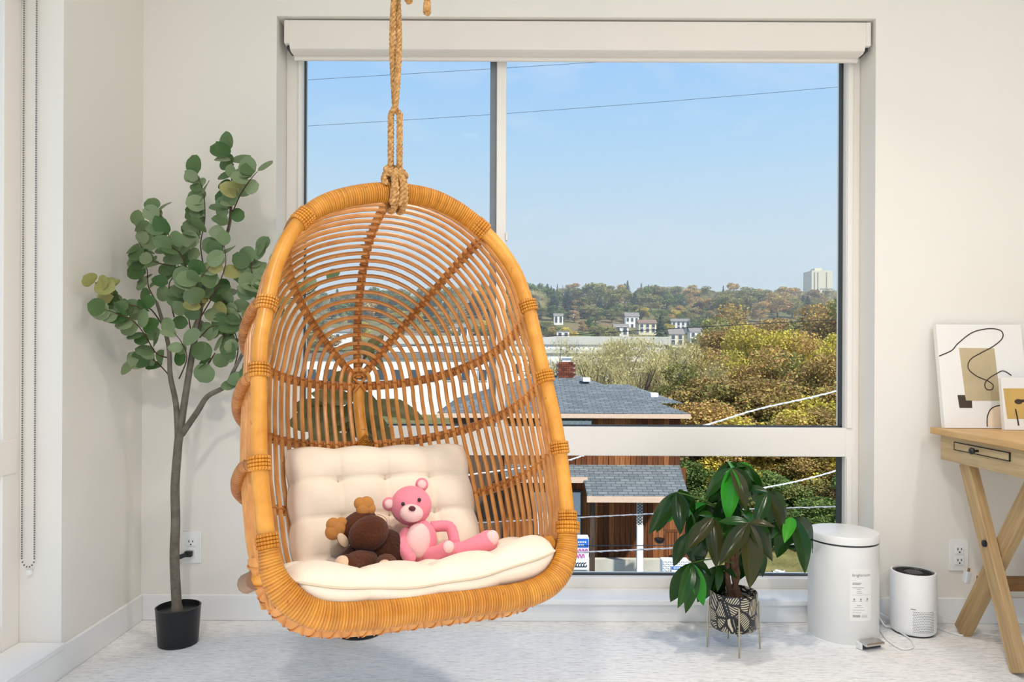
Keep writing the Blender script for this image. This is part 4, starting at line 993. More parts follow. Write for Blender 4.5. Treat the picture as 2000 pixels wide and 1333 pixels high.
# ------------------------------------------------------------------ outdoors: materials
def mo():
    M['shingle'] = None
    t = NT('roof_shingle'); t.set(.9, .15); v = t.coord('Object', (1, 1, 1)); br = t.n('TexBrick'); t.l(v, br.inputs['Vector'])
    br.inputs['Color1'].default_value = lin((116, 122, 126)); br.inputs['Color2'].default_value = lin((94, 101, 106)); br.inputs['Mortar'].default_value = lin((66, 72, 77))
    br.inputs['Scale'].default_value = 1; br.inputs['Brick Width'].default_value = .32; br.inputs['Row Height'].default_value = .14; br.inputs['Mortar Size'].default_value = .012
    t.col_(br.outputs[0]); M['shingle'] = t.m
    def bark(name, a, b, c):
        t = NT(name); t.set(.85, .15); v = t.coord('Object', (9, 9, .6)); nz = t.noise(v, 3, 4); oi = t.n('ObjectInfo')
        k = t.ramp(oi.outputs['Random'], [(0, lin(a)), (.5, lin(b)), (1, lin(c))]); t.col_(t.mix(1, k, t.ramp(nz, [(.3, (.6, .58, .56, 1)), (.7, (1.05, 1.05, 1.05, 1))]), 'MULTIPLY')); t.bump(nz, .3, .02); return t.m
    M['plank'] = bark('cedar_plank', (98, 60, 40), (134, 82, 52), (168, 110, 68))
    M['plank2'] = bark('weathered_plank', (74, 62, 56), (104, 86, 74), (132, 104, 84))
    M['fascia'] = plain('pale_fascia', (206, 180, 160), .7, .2)
    M['brick'] = bark('chimney_brick', (104, 56, 46), (128, 70, 56), (150, 90, 74))
    M['mortar'] = plain('mortar', (168, 160, 154), .9, .1)
    M['concrete'] = plain('concrete', (182, 178, 168), .9, .1, vary=.12, scale=2, bump=.4, bscale=30)
    M['asphalt'] = plain('asphalt', (120, 128, 128), .9, .1, vary=.1, scale=1)
    M['whitewall'] = plain('white_siding', (232, 232, 230), .7, .2, vary=.03)
    M['creamwall'] = plain('cream_siding', (222, 212, 186), .7, .2, vary=.04)
    M['greyroof'] = plain('grey_far_roof', (130, 124, 122), .85, .15, vary=.12)
    M['brownroof'] = plain('brown_far_roof', (128, 106, 96), .85, .15, vary=.12)
    M['darkglass'] = plain('dark_window_glass', (60, 72, 84), .15, .6)
    M['skyglass'] = plain('pale_window_glass', (205, 212, 220), .2, .6)
    M['metalroof'] = plain('pale_flat_roof', (196, 196, 190), .8, .2, vary=.1, scale=.3)
    M['tower'] = plain('tower_concrete', (206, 202, 178), .8, .2, vary=.04, scale=.1)
    M['wire'] = plain('black_wire', (52, 54, 58), .6, .3); M['wirewhite'] = plain('pale_cable', (226, 228, 230), .5, .3); M['wiregrey'] = plain('grey_cable', (150, 150, 158), .5, .3)
    M['signblue'] = plain('sign_blue', (44, 98, 188), .5, .3); M['signwhite'] = plain('sign_white', (226, 228, 234), .5, .3); M['pinkpaint'] = plain('pink_graffiti', (214, 96, 168), .5, .3); M['blackpaint'] = plain('black_graffiti', (40, 42, 50), .5, .3)
    t = NT('ground_cover'); t.set(.95, .05); v = t.coord('Object', (1, 1, 1)); a = t.noise(v, .05, 6, .65); b = t.noise(v, .9, 4, .7)
    k = t.ramp(a, [(.32, lin((84, 98, 60))), (.48, lin((122, 116, 78))), (.6, lin((132, 112, 84))), (.72, lin((96, 108, 66)))])
    t.col_(t.mix(1, k, t.ramp(b, [(.3, (.6, .6, .58, 1)), (.7, (1.1, 1.1, 1.05, 1))]), 'MULTIPLY')); t.bump(b, .6, .3); M['ground'] = t.m
    t = NT('lawn'); t.set(.95, .05); b = t.noise(t.coord(), 3, 5, .7); t.col_(t.ramp(b, [(.3, lin((84, 118, 62))), (.7, lin((134, 160, 96)))])); M['lawn'] = t.m
    def fol(name, stops):
        t = NT(name); t.set(.7, .2); g = t.n('NewGeometry'); c = t.ramp(g.outputs['Random Per Island'], [(p, lin(q_)) for p, q_ in stops])
        oi = t.n('ObjectInfo'); c = t.mix(1, c, t.ramp(oi.outputs['Random'], [(0, (.75, .78, .78, 1)), (1, (1.08, 1.05, 1, 1))]), 'MULTIPLY'); t.col_(c)
        tl = t.n('BsdfTranslucent'); t.l(c, tl.inputs[0]); mx = t.n('MixShader'); mx.inputs[0].default_value = .3; t.l(t.b.outputs[0], mx.inputs[1]); t.l(tl.outputs[0], mx.inputs[2]); t.l(mx.outputs[0], t.o.inputs[0]); return t.m
    M['f_yel'] = fol('yellow_autumn_foliage', [(0, (168, 150, 66)), (.3, (218, 204, 80)), (.6, (204, 184, 104)), (.85, (232, 220, 108)), (1, (178, 138, 86))])
    M['f_brn'] = fol('russet_autumn_foliage', [(0, (150, 120, 84)), (.3, (190, 154, 106)), (.55, (208, 178, 104)), (.8, (182, 172, 100)), (1, (164, 120, 90))])
    M['f_olv'] = fol('olive_foliage', [(0, (110, 116, 66)), (.4, (144, 148, 88)), (.75, (172, 166, 102)), (1, (130, 114, 84))])
    M['f_grn'] = fol('green_foliage', [(0, (72, 98, 56)), (.5, (106, 132, 74)), (1, (146, 158, 92))])
    M['f_con'] = fol('conifer_foliage', [(0, (44, 62, 54)), (.5, (60, 80, 66)), (1, (84, 100, 80))])
    M['f_bare'] = fol('bare_twigs', [(0, (150, 136, 112)), (.5, (200, 190, 142)), (1, (224, 214, 150))])
    M['tbark'] = plain('tree_bark', (104, 92, 82), .9, .1, vary=.2, scale=3)
mo()

# ------------------------------------------------------------------ ground
prof = [(4, -7.4), (24, -7.4), (26.6, -7.2), (27, -6.9), (34, -6.6), (40, -5.2), (55, -4.6), (95, -4.5), (140, -1.5), (185, 4.5), (230, 12), (290, 21), (340, 25), (420, 25), (700, 10)]
def gz(x, y):
    for (y0, a), (y1, b) in zip(prof, prof[1:]):
        if y <= y1: z = a + (b - a) * (y - y0) / (y1 - y0); break
    else: z = prof[-1][1]
    if y > 30: z += .10 * min(1, (y - 30) / 30) * max(0, x - 6) * min(1, 60 / y) if y < 120 else 0
    if y > 150: z += 1.6 * math.sin(x * .021 + 1.3) + .010 * (x - 60) * min(1, (y - 150) / 100)
    return z
m = MB(); ys = [4, 12, 20, 24, 26, 26.6, 27, 30, 34, 37, 40, 46, 55, 70, 95, 118, 140, 160, 185, 205, 230, 260, 290, 315, 340, 380, 420, 550, 700]
nx = 41
vv = []
for y in ys:
    for i in range(nx): x = (i / (nx - 1) - .5) * 2 * (28 + y * 1.25); vv.append((x, y, gz(x, y)))
m._add(vv, [(j * nx + i, j * nx + i + 1, (j + 1) * nx + i + 1, (j + 1) * nx + i) for j in range(len(ys) - 1) for i in range(nx - 1)])
tag(m.build('ground', M['ground']), 'valley floor and wooded hillside outside the window', 'ground', kind='structure')
m = MB(); m.b2((-30, 6, -7.42), (40, 25.2, -7.30)); tag(m.build('street', M['asphalt'], smooth=False), 'grey street in front of the wooden house', 'street', kind='structure')
m = MB()
m.grid(lambda u, v: V((8.2 + 9 * u, 25.6 + 5.5 * v, -7.05 + .35 * v)), 6, 6); tag(m.build('lawn', M['lawn']), 'short green lawn beside the wooden house', 'lawn', kind='structure')
e = empty('litter_scrap', (at(1522, 1108, 27.2).x, 27.2, -6.93)); tag(e, 'white paper scrap lying on the green lawn', 'litter')
m = MB(); m.grid(lambda u, v: V(((u - .5) * .5, (v - .5) * .3, .05 + .03 * math.sin(9 * u + 4 * v))), 6, 5); m.build('sheet', M['signwhite'], e)

# ------------------------------------------------------------------ wooden house across the street
HY = 25.0
hs = empty('wooden_house', (0, HY, -7.3)); tag(hs, 'brown plank house with dark hipped roof and brick chimney', 'house')
H0 = V((0, HY, -7.3))
def hp(px, py, Y=HY): return at(px, py, Y) - H0
def hbox(name, lo, hi, mat, par=None, bev=0): m = MB(); m.b2(lo, hi); return m.build(name, mat, par or hs, smooth=False, bevel=bev)
xl = hp(880, 800).x; xr = hp(1332, 850).x; ze = hp(1345, 806).z
hbox('core', (xl, .05, 0), (xr - .05, 7.5, ze), M['plank2'])
# roof solid
def roof(name, pts, faces, mat=None, par=None):
    m = MB(); m._add([V(p) for p in pts], faces); o = m.build(name, mat or M['shingle'], par or hs, smooth=False); return o
ex0, ex1 = xl - .4, hp(1347, 806, 24.5).x
rz = hp(1120, 734, 28.5).z; rx1 = hp(1128, 734, 28.5).x; rx0 = xl + 3
pts = [(ex0, -.55, ze), (ex1, -.55, ze), (ex1, 8, ze), (ex0, 8, ze), (rx0, 3.5, rz), (rx1, 3.5, rz)]
roof('roof', pts + [(p[0], p[1], p[2] - .12) for p in pts[:4]], [(0, 1, 5, 4), (1, 2, 5), (2, 3, 4, 5), (3, 0, 4), (6, 9, 8, 7), (0, 6, 7, 1), (1, 7, 8, 2), (2, 8, 9, 3), (3, 9, 6, 0)])
hbox('gutter', (ex0, -.66, ze - .16), (ex1, -.54, ze - .02), M['fascia'])
r2 = hp(1234, 753, 31); e2 = hp(1327, 786, 31)
pts = [(r2.x - 5, 5.2, e2.z), (e2.x, 5.2, e2.z), (e2.x, 9.5, e2.z), (r2.x - 5, 9.5, e2.z), (r2.x - 3, 7, r2.z), (r2.x, 7, r2.z)]
roof('rear_roof', pts, [(0, 1, 5, 4), (1, 2, 5), (2, 3, 4, 5), (3, 0, 4), (0, 3, 2, 1)])
for px, py, Y in ((1145, 742, 27.6), (1277, 772, 26.6)):
    c = hp(px, py, Y); m = MB(); m.box((c.x, c.y, c.z + .0), (.28, .3, .16)); m.build('roof_vent', M['signwhite'], hs, smooth=False, bevel=.02)
# chimney of bricks
c0 = hp(1087, 745, 28.2); c1 = hp(1125, 707, 28.2)
ch_ = hbox('chimney', (c0.x + .03, c0.y + .03, c0.z - .6), (c1.x - .03, c0.y + .55, c1.z - .02), M['mortar'])
bw, bh = (c1.x - c0.x) / 4, .085; meb = MB().box((0, 0, 0), (bw - .014, .1, bh - .014)).mesh('brick', M['brick'], False)
for j in range(int((c1.z - c0.z + .5) / bh)):
    for i in range(4 if j % 2 else 3): link('brick', meb, ch_, Matrix.Translation((c0.x + bw * (i + (.5 if j % 2 else 1)), c0.y + .04, c1.z - .05 - bh * j)))
m = MB(); cc = hp(1106, 700, 28.3); m.b2((cc.x - .16, cc.y - .1, cc.z - .14), (cc.x + .16, cc.y + .3, cc.z)); m.b2((cc.x - .22, cc.y - .16, cc.z), (cc.x + .22, cc.y + .36, cc.z + .05)); m.build('chimney_cap', M['signwhite'], hs, smooth=False)
# planks, upper and lower storeys
pw = .185
zu0 = hp(1200, 915).z
def planks(x0, x1, z0, z1, y, mat, wseed):
    me = MB().box((0, 0, 0), (pw - .012, .06, z1 - z0)).mesh('plank', mat, False); rr = random.Random(wseed)
    n = int((x1 - x0) / pw)
    for i in range(n + 1):
        x = x0 + pw * (i + .5)
        if x + pw / 2 > x1 + .02: break
        link('plank', me, hs, Matrix.Translation((x, y + rr.uniform(-.012, .012), (z0 + z1) / 2)))
planks(hp(985, 850).x, xr, zu0, ze - .02, 0, M['plank'], 1)
# upstairs window with curtain
w0, w1_ = hp(1050, 818), hp(1158, 850)
wf = hbox('window', (w0.x, -.07, w1_.z), (w1_.x, .0, w0.z), M['gasket']); hbox('pane', (w0.x + .06, -.09, w1_.z + .06), (w1_.x - .06, -.06, w0.z - .06), M['skyglass'], wf)
for i in range(9): x = w0.x + .15 + i * (w1_.x - w0.x - .3) / 8; m = MB(); m.tube([(x, -.095, w1_.z + .07), (x + .02, -.095, w0.z - .07)], .045, 6); m.build('curtain_fold', M['whitewall'], wf)
# porch roof (lean-to) in two lengths
zt_ = hp(1200, 908).z; pa, pb_ = hp(1327, 908), hp(1345, 969, 23.3)
pl = hp(1147, 969, 23.3)
roof('porch_roof', [(pl.x - .05, -.02, zt_), (pa.x, -.02, zt_), (pb_.x, -1.75, pb_.z), (pl.x, -1.75, pb_.z), (pl.x - .05, -.02, zt_ - .14), (pa.x, -.02, zt_ - .14), (pb_.x, -1.75, pb_.z - .1), (pl.x, -1.75, pb_.z - .1)], [(0, 3, 2, 1), (4, 5, 6, 7), (0, 1, 5, 4), (1, 2, 6, 5), (2, 3, 7, 6), (3, 0, 4, 7)])
hbox('porch_fascia', (pl.x - .02, -1.82, pb_.z - .2), (pb_.x + .02, -1.73, pb_.z - .02), M['fascia'])
q0, q1 = hp(985, 932, 24.2), hp(1147, 932, 24.2)
roof('side_roof', [(q0.x, -.02, zt_), (q1.x, -.02, zt_), (q1.x, -.85, q1.z), (q0.x, -.85, q1.z), (q0.x, -.02, zt_ - .14), (q1.x, -.02, zt_ - .14), (q1.x, -.85, q1.z - .1), (q0.x, -.85, q1.z - .1)], [(0, 3, 2, 1), (4, 5, 6, 7), (0, 1, 5, 4), (1, 2, 6, 5), (2, 3, 7, 6), (3, 0, 4, 7)])
hbox('side_fascia', (q0.x, -.92, q1.z - .18), (q1.x, -.83, q1.z), M['fascia'])
zl0 = hp(1200, 1092).z
planks(hp(985, 1000).x, hp(1340, 1000).x, zl0, zt_ - .1, -.02, M['plank'], 2)
wa, wb = hp(1112, 957), hp(1136, 1046)
wf = hbox('window', (wa.x, -.14, wb.z), (wb.x, -.04, wa.z), M['gasket']); hbox('pane', (wa.x + .05, -.17, wb.z + .06), (wb.x - .06, -.13, wa.z - .06), M['skyglass'], wf); hbox('sash_bar', (wa.x, -.19, (wa.z + wb.z) / 2 - .1), (wb.x, -.16, (wa.z + wb.z) / 2 - .06), M['gasket'], wf)
wa, wb = hp(1040, 957), hp(1092, 1046)
wf = hbox('window', (wa.x, -.14, wb.z), (wb.x, -.04, wa.z), M['gasket']); hbox('pane', (wa.x + .05, -.17, wb.z + .06), (wb.x - .06, -.13, wa.z - .06), M['skyglass'], wf)
for px in (1158,): c = hp(px, 1000, 23.6); hbox('porch_post', (c.x - .1, -1.5, zl0), (c.x + .06, -1.36, pb_.z - .1), M['plank2'])
c = hp(1250, 1000, 23.5); cw = .19
hbox('column', (c.x - .1, -1.6, zl0), (c.x + cw - .1, -1.42, hp(1250, 1026, 23.5).z), M['whitewall'])
o = hbox('lattice_back', (c.x - .1, -1.5, hp(1250, 1026, 23.5).z), (c.x + cw - .1, -1.44, pb_.z - .12), M['whitewall'])
z0, z1 = hp(1250, 1026, 23.5).z, pb_.z - .12
for i in range(9):
    zc2 = z0 + (z1 - z0) * (i + .5) / 9
    for s_ in (-1, 1): m = MB(); m.box((c.x - .1 + cw / 2, -1.53, zc2), (.24, .02, .018), Matrix.Rotation(s_ * R(42), 3, 'Y')); m.build('lath', M['gasket'], o, smooth=False)
# porch bench railing, hanging pot, retaining wall
def rail_part(x0, x1, y0, y1, Y, nb):
    a, b = hp(x0, y0, Y), hp(x1, y1, Y); e_ = empty('porch_railing', H0 + V((a.x, a.y, b.z))); d0 = V((a.x, a.y, b.z))
    for z in (a.z, b.z + .05): m = MB(); m.b2((0, -.04, z - .04 - d0.z), (b.x - a.x, .04, z + .04 - d0.z)); m.build('rail', M['plank'], e_, smooth=False)
    for i in range(nb): x = (b.x - a.x) * (i + .5) / nb; m = MB(); m.b2((x - .035, -.03, 0), (x + .035, .03, a.z - d0.z)); m.build('baluster', M['plank'], e_, smooth=False)
    return e_
tag(rail_part(1300, 1332, 1037, 1090, 23.0, 6), 'short orange-brown wooden railing on the house porch', 'railing')
tag(rail_part(1336, 1372, 1062, 1096, 22.6, 7), 'pale wooden stair railing right of the porch', 'railing')
e = empty('hanging_planter', at(1288, 1060, 23.2)); tag(e, 'black round planter hanging under the porch roof', 'planter')
m = MB(); m.lathe([(.05, -.04), (.13, .0), (.17, .09), (.17, .12)], 18); m.build('bowl', M['black'], e)
for a in (0, 2.1, 4.2): MB().tube([(.16 * math.cos(a), .16 * math.sin(a), .12), (0, 0, 1.35)], .006, 4).build('chain', M['wire'], e)
m = MB(); m.b2((hp(985, 1092, 24).x, -1.0, hp(1200, 1150, 24).z - 1), (hp(1400, 1092, 24).x, -.75, hp(1200, 1094, 24).z)); o = m.build('retaining_wall', M['concrete'], None, smooth=False); o.location = H0; tag(o, 'pale concrete retaining wall below the wooden house', 'wall')
# graffitied notice box and patterned box
def sign_box(name, label, x0, x1, y0, y1, Y, mat):
    a, b = at(x0, y0, Y), at(x1, y1, Y); w, h_ = b.x - a.x, a.z - b.z
    e_ = empty(name, (a.x + w / 2, Y, b.z - 1.2)); tag(e_, label, 'utility box')
    m = MB(); m.b2((-w / 2, 0, 1.2), (w / 2, .35, 1.2 + h_)); m.build('case', mat, e_, smooth=False, bevel=.01)
    m = MB(); m.b2((-w / 2 + .05, .05, -.2), (w / 2 - .05, .3, 1.2)); m.build('plinth', M['concrete'], e_, smooth=False)
    return e_, w, h_
e, w, h_ = sign_box('notice_cabinet', 'white street cabinet with blue header and pink graffiti', 1116, 1150, 1051, 1114, 20.5, M['signwhite'])
m = MB(); m.b2((-w / 2 + .02, -.012, 1.2 + h_ * .70), (w / 2 - .01, 0, 1.2 + h_ * .97)); hd_ = m.build('header_panel', M['signblue'], e, smooth=False)
for y_, x0_, x1_, t_ in ((.87, -.05, .15, .045), (.78, -.12, .08, .03)):
    for k in range(5): xx = x0_ + (x1_ - x0_) * k / 4; m = MB(); m.box((xx, -.016, 1.2 + h_ * y_), (.028, .006, t_)); m.build('lettering', M['signwhite'], hd_, smooth=False)
rr = random.Random(3)
for k in range(9):
    x = -w / 2 + .06 + (w - .12) * (k % 5) / 4; z = 1.2 + h_ * (.60 if k < 5 else .44)
    MB().tube(sp([(x - .03, -.006, z - .06), (x - .02, -.006, z + .05), (x + .02, -.006, z + .02), (x + .03, -.006, z - .05)], 3), .012, 5).build('graffiti_stroke', M['pinkpaint'], e)
for k in range(5):
    x = -w / 2 + .10 + (w - .2) * k / 4; z = 1.2 + h_ * .16
    MB().tube(sp([(x + .03, -.006, z + .06), (x - .03, -.006, z + .03), (x - .03, -.006, z - .04), (x + .035, -.006, z - .05), (x + .03, -.006, z)], 3), .013, 5).build('graffiti_stroke', M['blackpaint'], e)
e, w, h_ = sign_box('patterned_cabinet', 'white chevron-patterned street cabinet with a blue-topped notice', 1294, 1346, 1096, 1127, 20.0, M['signwhite'])
cm = MB().box((0, 0, 0), (.05, .004, .012), Matrix.Rotation(R(40), 3, 'Y')).mesh('chevron', M['blackpaint'], False); cm2 = MB().box((0, 0, 0), (.05, .004, .012), Matrix.Rotation(R(-40), 3, 'Y')).mesh('chevron', M['blackpaint'], False)
for i in range(12):
    for j in range(7):
        x = -w / 2 + .035 + i * .06; z = 1.2 + .03 + j * .06
        if x < w / 2 - .02 and (x < -w / 2 + .24 or z > 1.2 + h_ * .72) and z < 1.2 + h_ - .02: link('chevron', cm if (i + j) % 2 else cm2, e, Matrix.Translation((x, -.003, z)))
m = MB(); m.b2((-w / 2 + .24, -.02, 1.2), (w / 2 + .12, -.004, 1.2 + h_ * .68)); nt_ = m.build('notice', M['signwhite'], e, smooth=False)
m = MB(); m.b2((-w / 2 + .25, -.026, 1.2 + h_ * .46), (w / 2 + .10, -.018, 1.2 + h_ * .66)); nb = m.build('notice_header', M['signblue'], nt_, smooth=False)
for k in range(8):
    m = MB(); m.box((-w / 2 + .31 + k * .045, -.029, 1.2 + h_ * .56), (.028, .006, .035 if k % 3 else .045)); m.build('lettering', M['signwhite'], e, smooth=False)
m = MB(); m.lathe([(.055, 0), (.055, .004), (.04, .004), (.04, 0)], 18, (.05, -.02, 1.2 + h_ * .25), Matrix.Rotation(R(90), 3, 'X')); m.build('emblem', M['signblue'], e)

# ------------------------------------------------------------------ overhead wires
def wire(label, pts, r, mat, wob=0):
    P3 = [at(x, y, Y) for x, y, Y in pts]; e_ = empty('overhead_wire', P3[0]); tag(e_, label, 'wire')
    c = sp([p - P3[0] for p in P3], 10); m = MB(); m.tube(c, r, 5); m.build('cable', mat, e_)
    if wob:
        k = []; L = 0
        for i in range(len(c) - 1):
            for j in range(4):
                t = j / 4; p = c[i] + (c[i + 1] - c[i]) * t; a = (i * 4 + j) * .8; k.append(p + V((0, math.cos(a), math.sin(a))) * r * .9)
        MB().tube(k, r * .6, 4).build('lashing_strand', mat, e_)
wire('thin dark wire high across the sky, the upper one', [(400, 172, 14), (590, 157, 14), (1000, 132, 14), (1440, 103, 14), (1800, 75, 14)], .0035, M['wire'])
wire('thin dark wire across the sky below the topmost one', [(400, 258, 14), (590, 247, 14), (1000, 221, 14), (1440, 187, 14), (1800, 155, 14)], .0035, M['wire'])
wire('dark wire crossing in front of the hillside houses', [(600, 690, 40), (1050, 659, 40), (1320, 642, 40), (1645, 624, 40), (1900, 610, 40)], .022, M['wire'])
wire('white sagging cable above the window rail', [(1200, 873, 16), (1370, 833, 16), (1480, 800, 16), (1600, 773, 16), (1760, 730, 16)], .017, M['wirewhite'], 1)
wire('white cable sagging across the green bank', [(900, 930, 15), (1085, 905, 15), (1160, 885, 15), (1260, 872, 15)], .014, M['wirewhite'], 1)
wire('pale cable rising to a bracket at lower right', [(1440, 962, 18), (1500, 952, 18), (1560, 940, 18), (1630, 921, 18), (1760, 880, 18)], .017, M['wirewhite'], 1)
wire('thick grey cable across the house door', [(900, 1024, 12), (1120, 1012, 12), (1260, 1005, 12), (1440, 996, 12), (1640, 990, 12), (1800, 984, 12)], .010, M['wiregrey'], 1)
wire('thick grey cable low across the porch', [(900, 1090, 12), (1120, 1080, 12), (1280, 1073, 12), (1440, 1067, 12), (1640, 1061, 12), (1800, 1056, 12)], .012, M['wiregrey'], 1)
wire('thin dark cable just above the lowest grey one', [(900, 1070, 12.4), (1120, 1067, 12.4), (1280, 1066, 12.4), (1440, 1064, 12.4), (1640, 1060, 12.4)], .008, M['wire'])
wire('thin wire across the far pale roofs', [(900, 722, 45), (1100, 728, 45), (1360, 730, 45)], .02, M['wire'])

# ------------------------------------------------------------------ big pale buildings in the valley
def block(name, label, x0, x1, ytop, Y, depth, hgt, wallm, roofm, ridge=0, wins=0, group=None):
    a, b = at(x0, ytop, Y), at(x1, ytop, Y); w = b.x - a.x
    e_ = empty(name, (a.x + w / 2, Y + depth / 2, a.z - hgt)); tag(e_, label, 'building', group)
    m = MB(); m.b2((-w / 2, -depth / 2, -9), (w / 2, depth / 2, hgt - ridge)); wl = m.build('wall', wallm, e_, smooth=False)
    m = MB(); o_ = .06 * w
    if ridge:
        z0 = hgt - ridge
        m._add([V(p) for p in ((-w / 2 - o_, -depth / 2 - o_, z0), (w / 2 + o_, -depth / 2 - o_, z0), (w / 2 + o_, depth / 2 + o_, z0), (-w / 2 - o_, depth / 2 + o_, z0), (-w / 2 - o_, 0, hgt), (w / 2 + o_, 0, hgt))], [(0, 1, 5, 4), (2, 3, 4, 5), (1, 2, 5), (3, 0, 4), (0, 3, 2, 1)])
    else: m.b2((-w / 2 - .02 * w, -depth / 2 - .2, hgt), (w / 2 + .02 * w, depth / 2 + .2, hgt + .03 * w))
    m.build('roof', roofm, e_, smooth=False)
    zt2 = hgt - ridge
    if wins:
        rows = 2 if zt2 > .45 * w else 1
        for r_ in range(rows):
            for i in range(wins):
                x = -w / 2 + w * (i + .5) / wins; z = zt2 - (r_ + .5) * min(zt2, 3.0 * rows) / rows
                m = MB(); m.b2((x - w / wins * .28, -depth / 2 - .08, z - .6), (x + w / wins * .28, -depth / 2 + .02, z + .55)); wn = m.build('window', M['whitewall'], e_, smooth=False)
                m = MB(); m.b2((x - w / wins * .23, -depth / 2 - .12, z - .5), (x + w / wins * .23, -depth / 2 - .06, z + .45)); m.build('pane', M['darkglass'], wn, smooth=False)
    return e_
block('flat_roofed_building', 'long pale flat-roofed building behind the wooden house', 1000, 1262, 690, 72, 14, 4.5, M['whitewall'], M['metalroof'], 0, 10)
block('flat_roofed_building', 'wide low pale building at the far end of the valley', 760, 1300, 672, 98, 20, 5.5, M['whitewall'], M['metalroof'], 0, 14)
block('flat_roofed_building', 'grey stepped building half hidden by bare branches', 1225, 1372, 712, 62, 12, 4, M['creamwall'], M['greyroof'], 0, 6)
block('flat_roofed_building', 'pale building seen through the chair canes', 560, 960, 700, 70, 14, 5, M['whitewall'], M['greyroof'], 0, 12)
for x0, x1, yt, Y, hg, rg_, wm, rm, wn, lab in (
    (1088, 1112, 647, 150, 3.0, 0, 'whitewall', 'greyroof', 2, 'boxy white house on the slope left of centre'),
    (1222, 1248, 610, 205, 4.6, 1.2, 'whitewall', 'greyroof', 3, 'white gabled house high on the hillside'),
    (1248, 1282, 624, 190, 3.4, 1.0, 'creamwall', 'brownroof', 3, 'cream house with brown roof below the white gabled one'),
    (1308, 1336, 642, 165, 3.6, 1.3, 'creamwall', 'greyroof', 2, 'cream house with pointed gable among yellow trees'),
    (1312, 1348, 622, 195, 3.2, .8, 'whitewall', 'greyroof', 4, 'wide white house below the tree line'),
    (1348, 1372, 640, 172, 3.6, 1.0, 'whitewall', 'greyroof', 2, 'white house at the left edge of the yellow trees'),
    (1082, 1100, 612, 210, 2.6, .8, 'whitewall', 'greyroof', 2, 'small white house high at the left of the hill'),
    (1112, 1132, 606, 225, 2.6, .6, 'whitewall', 'brownroof', 2, 'tiny pale house beneath the dark conifers'),
    (1200, 1228, 632, 180, 2.6, .9, 'whitewall', 'greyroof', 2, 'low white house with grey roof on the slope'),
    (1372, 1396, 655, 150, 3.0, .9, 'whitewall', 'greyroof', 2, 'white house beside the yellow foliage edge'),
    (1515, 1545, 626, 160, 2.4, .5, 'whitewall', 'greyroof', 2, 'pale house peeking above the yellow trees'),
    (640, 680, 640, 170, 3.0, 1.0, 'whitewall', 'greyroof', 3, 'white house seen through the upper chair canes'),
    (790, 830, 650, 160, 3.0, 1.0, 'creamwall', 'brownroof', 3, 'cream house seen between the central chair canes'),
    (880, 915, 632, 180, 3.0, 1.0, 'whitewall', 'greyroof', 3, 'white house seen through the right chair canes')):
    block('hillside_house', lab, x0, x1, yt, Y, (x1 - x0) * Y / F * .9, hg, M[wm], M[rm], rg_, wn, 'houses on the hillside')
# tower block
a, b = at(1577, 531, 420), at(1617, 531, 420); w = b.x - a.x
tw = empty('tower_block', (a.x + w / 2, 420, 22)); tag(tw, 'pale concrete tower block on the horizon at right', 'building')
m = MB(); m.b2((-w / 2, -6, 0), (w / 2, 6, a.z - 22)); m.build('shaft', M['tower'], tw, smooth=False)
m = MB(); m.b2((-w * .25, -3, a.z - 22), (w * .1, 3, a.z - 22 + 1.6)); m.build('roof_plant', M['tower'], tw, smooth=False)
for i, x in enumerate((-.36, -.2, .22)):
    m = MB(); m.b2((w * x - .25, -6.15, 2), (w * x + .25, -5.95, a.z - 23)); m.build('window_strip', M['greyroof'], tw, smooth=False)
m = MB(); m.b2((-w * .1, -6.12, (a.z - 22) * .62), (w / 2, -5.95, (a.z - 22) * .64)); m.build('ledge', M['greyroof'], tw, smooth=False)

# ------------------------------------------------------------------ trees
def cards(m, c, r, n, size, rr, flat=.0):
    for _ in range(n):
        while True:
            p = V((rr.uniform(-1, 1), rr.uniform(-1, 1), rr.uniform(-1, 1)))
            if .25 < p.length < 1: break
        p = V(c) + V((p.x * r[0], p.y * r[1], p.z * r[2])); d = V((rr.gauss(0, 1), rr.gauss(0, 1), rr.gauss(0, 1) * (1 - flat))).normalized(); t = d.orthogonal().normalized()
        t = (t * math.cos(_ * 2.4) + d.cross(t) * math.sin(_ * 2.4)); b = d.cross(t); s_ = size * rr.uniform(.6, 1.3)
        m._add([p - t * s_ * .5, p + b * s_ * .34, p + t * s_ * .5, p - b * s_ * .34], [(0, 1, 2, 3)])
def decid(mat, seed, n=2600, size=.055, bare=False, zmin=.22):   # unit tree: height 1
    rr = random.Random(seed); cr = MB(); tr = MB(); tr.tube([(0, 0, -.05), (.01, 0, .2), (.0, .01, .45)], [.026, .02, .013], 6)
    blobs = []
    for k in range(15):
        a = rr.uniform(0, 2 * PI); z = rr.uniform(zmin, .9); r0 = .27 * math.sqrt(max(.05, 1 - ((z - .54) / .46) ** 2)) * rr.uniform(.4, 1.1); c = V((r0 * math.cos(a), r0 * math.sin(a), z)); blobs.append(c)
        tr.tube([V((0, 0, .22 + .2 * rr.random())), c * .6 + V((0, 0, .12)), c], [.010, .006, .002], 5)
        if bare:
            for _ in range(70):
                d = V((rr.gauss(0, .5), rr.gauss(0, .5), rr.uniform(.3, 1))).normalized() * rr.uniform(.08, .2); p = c + V((rr.uniform(-.08, .08), rr.uniform(-.08, .08), rr.uniform(-.12, .05))); cr._add([p, p + V((.004, 0, 0)), p + d], [(0, 1, 2)])
    for c in blobs: cards(cr, c, (.15, .15, .11), n // 15, size, rr)
    return cr.mesh('crown', mat, False), tr.mesh('trunk', M['tbark'], True)
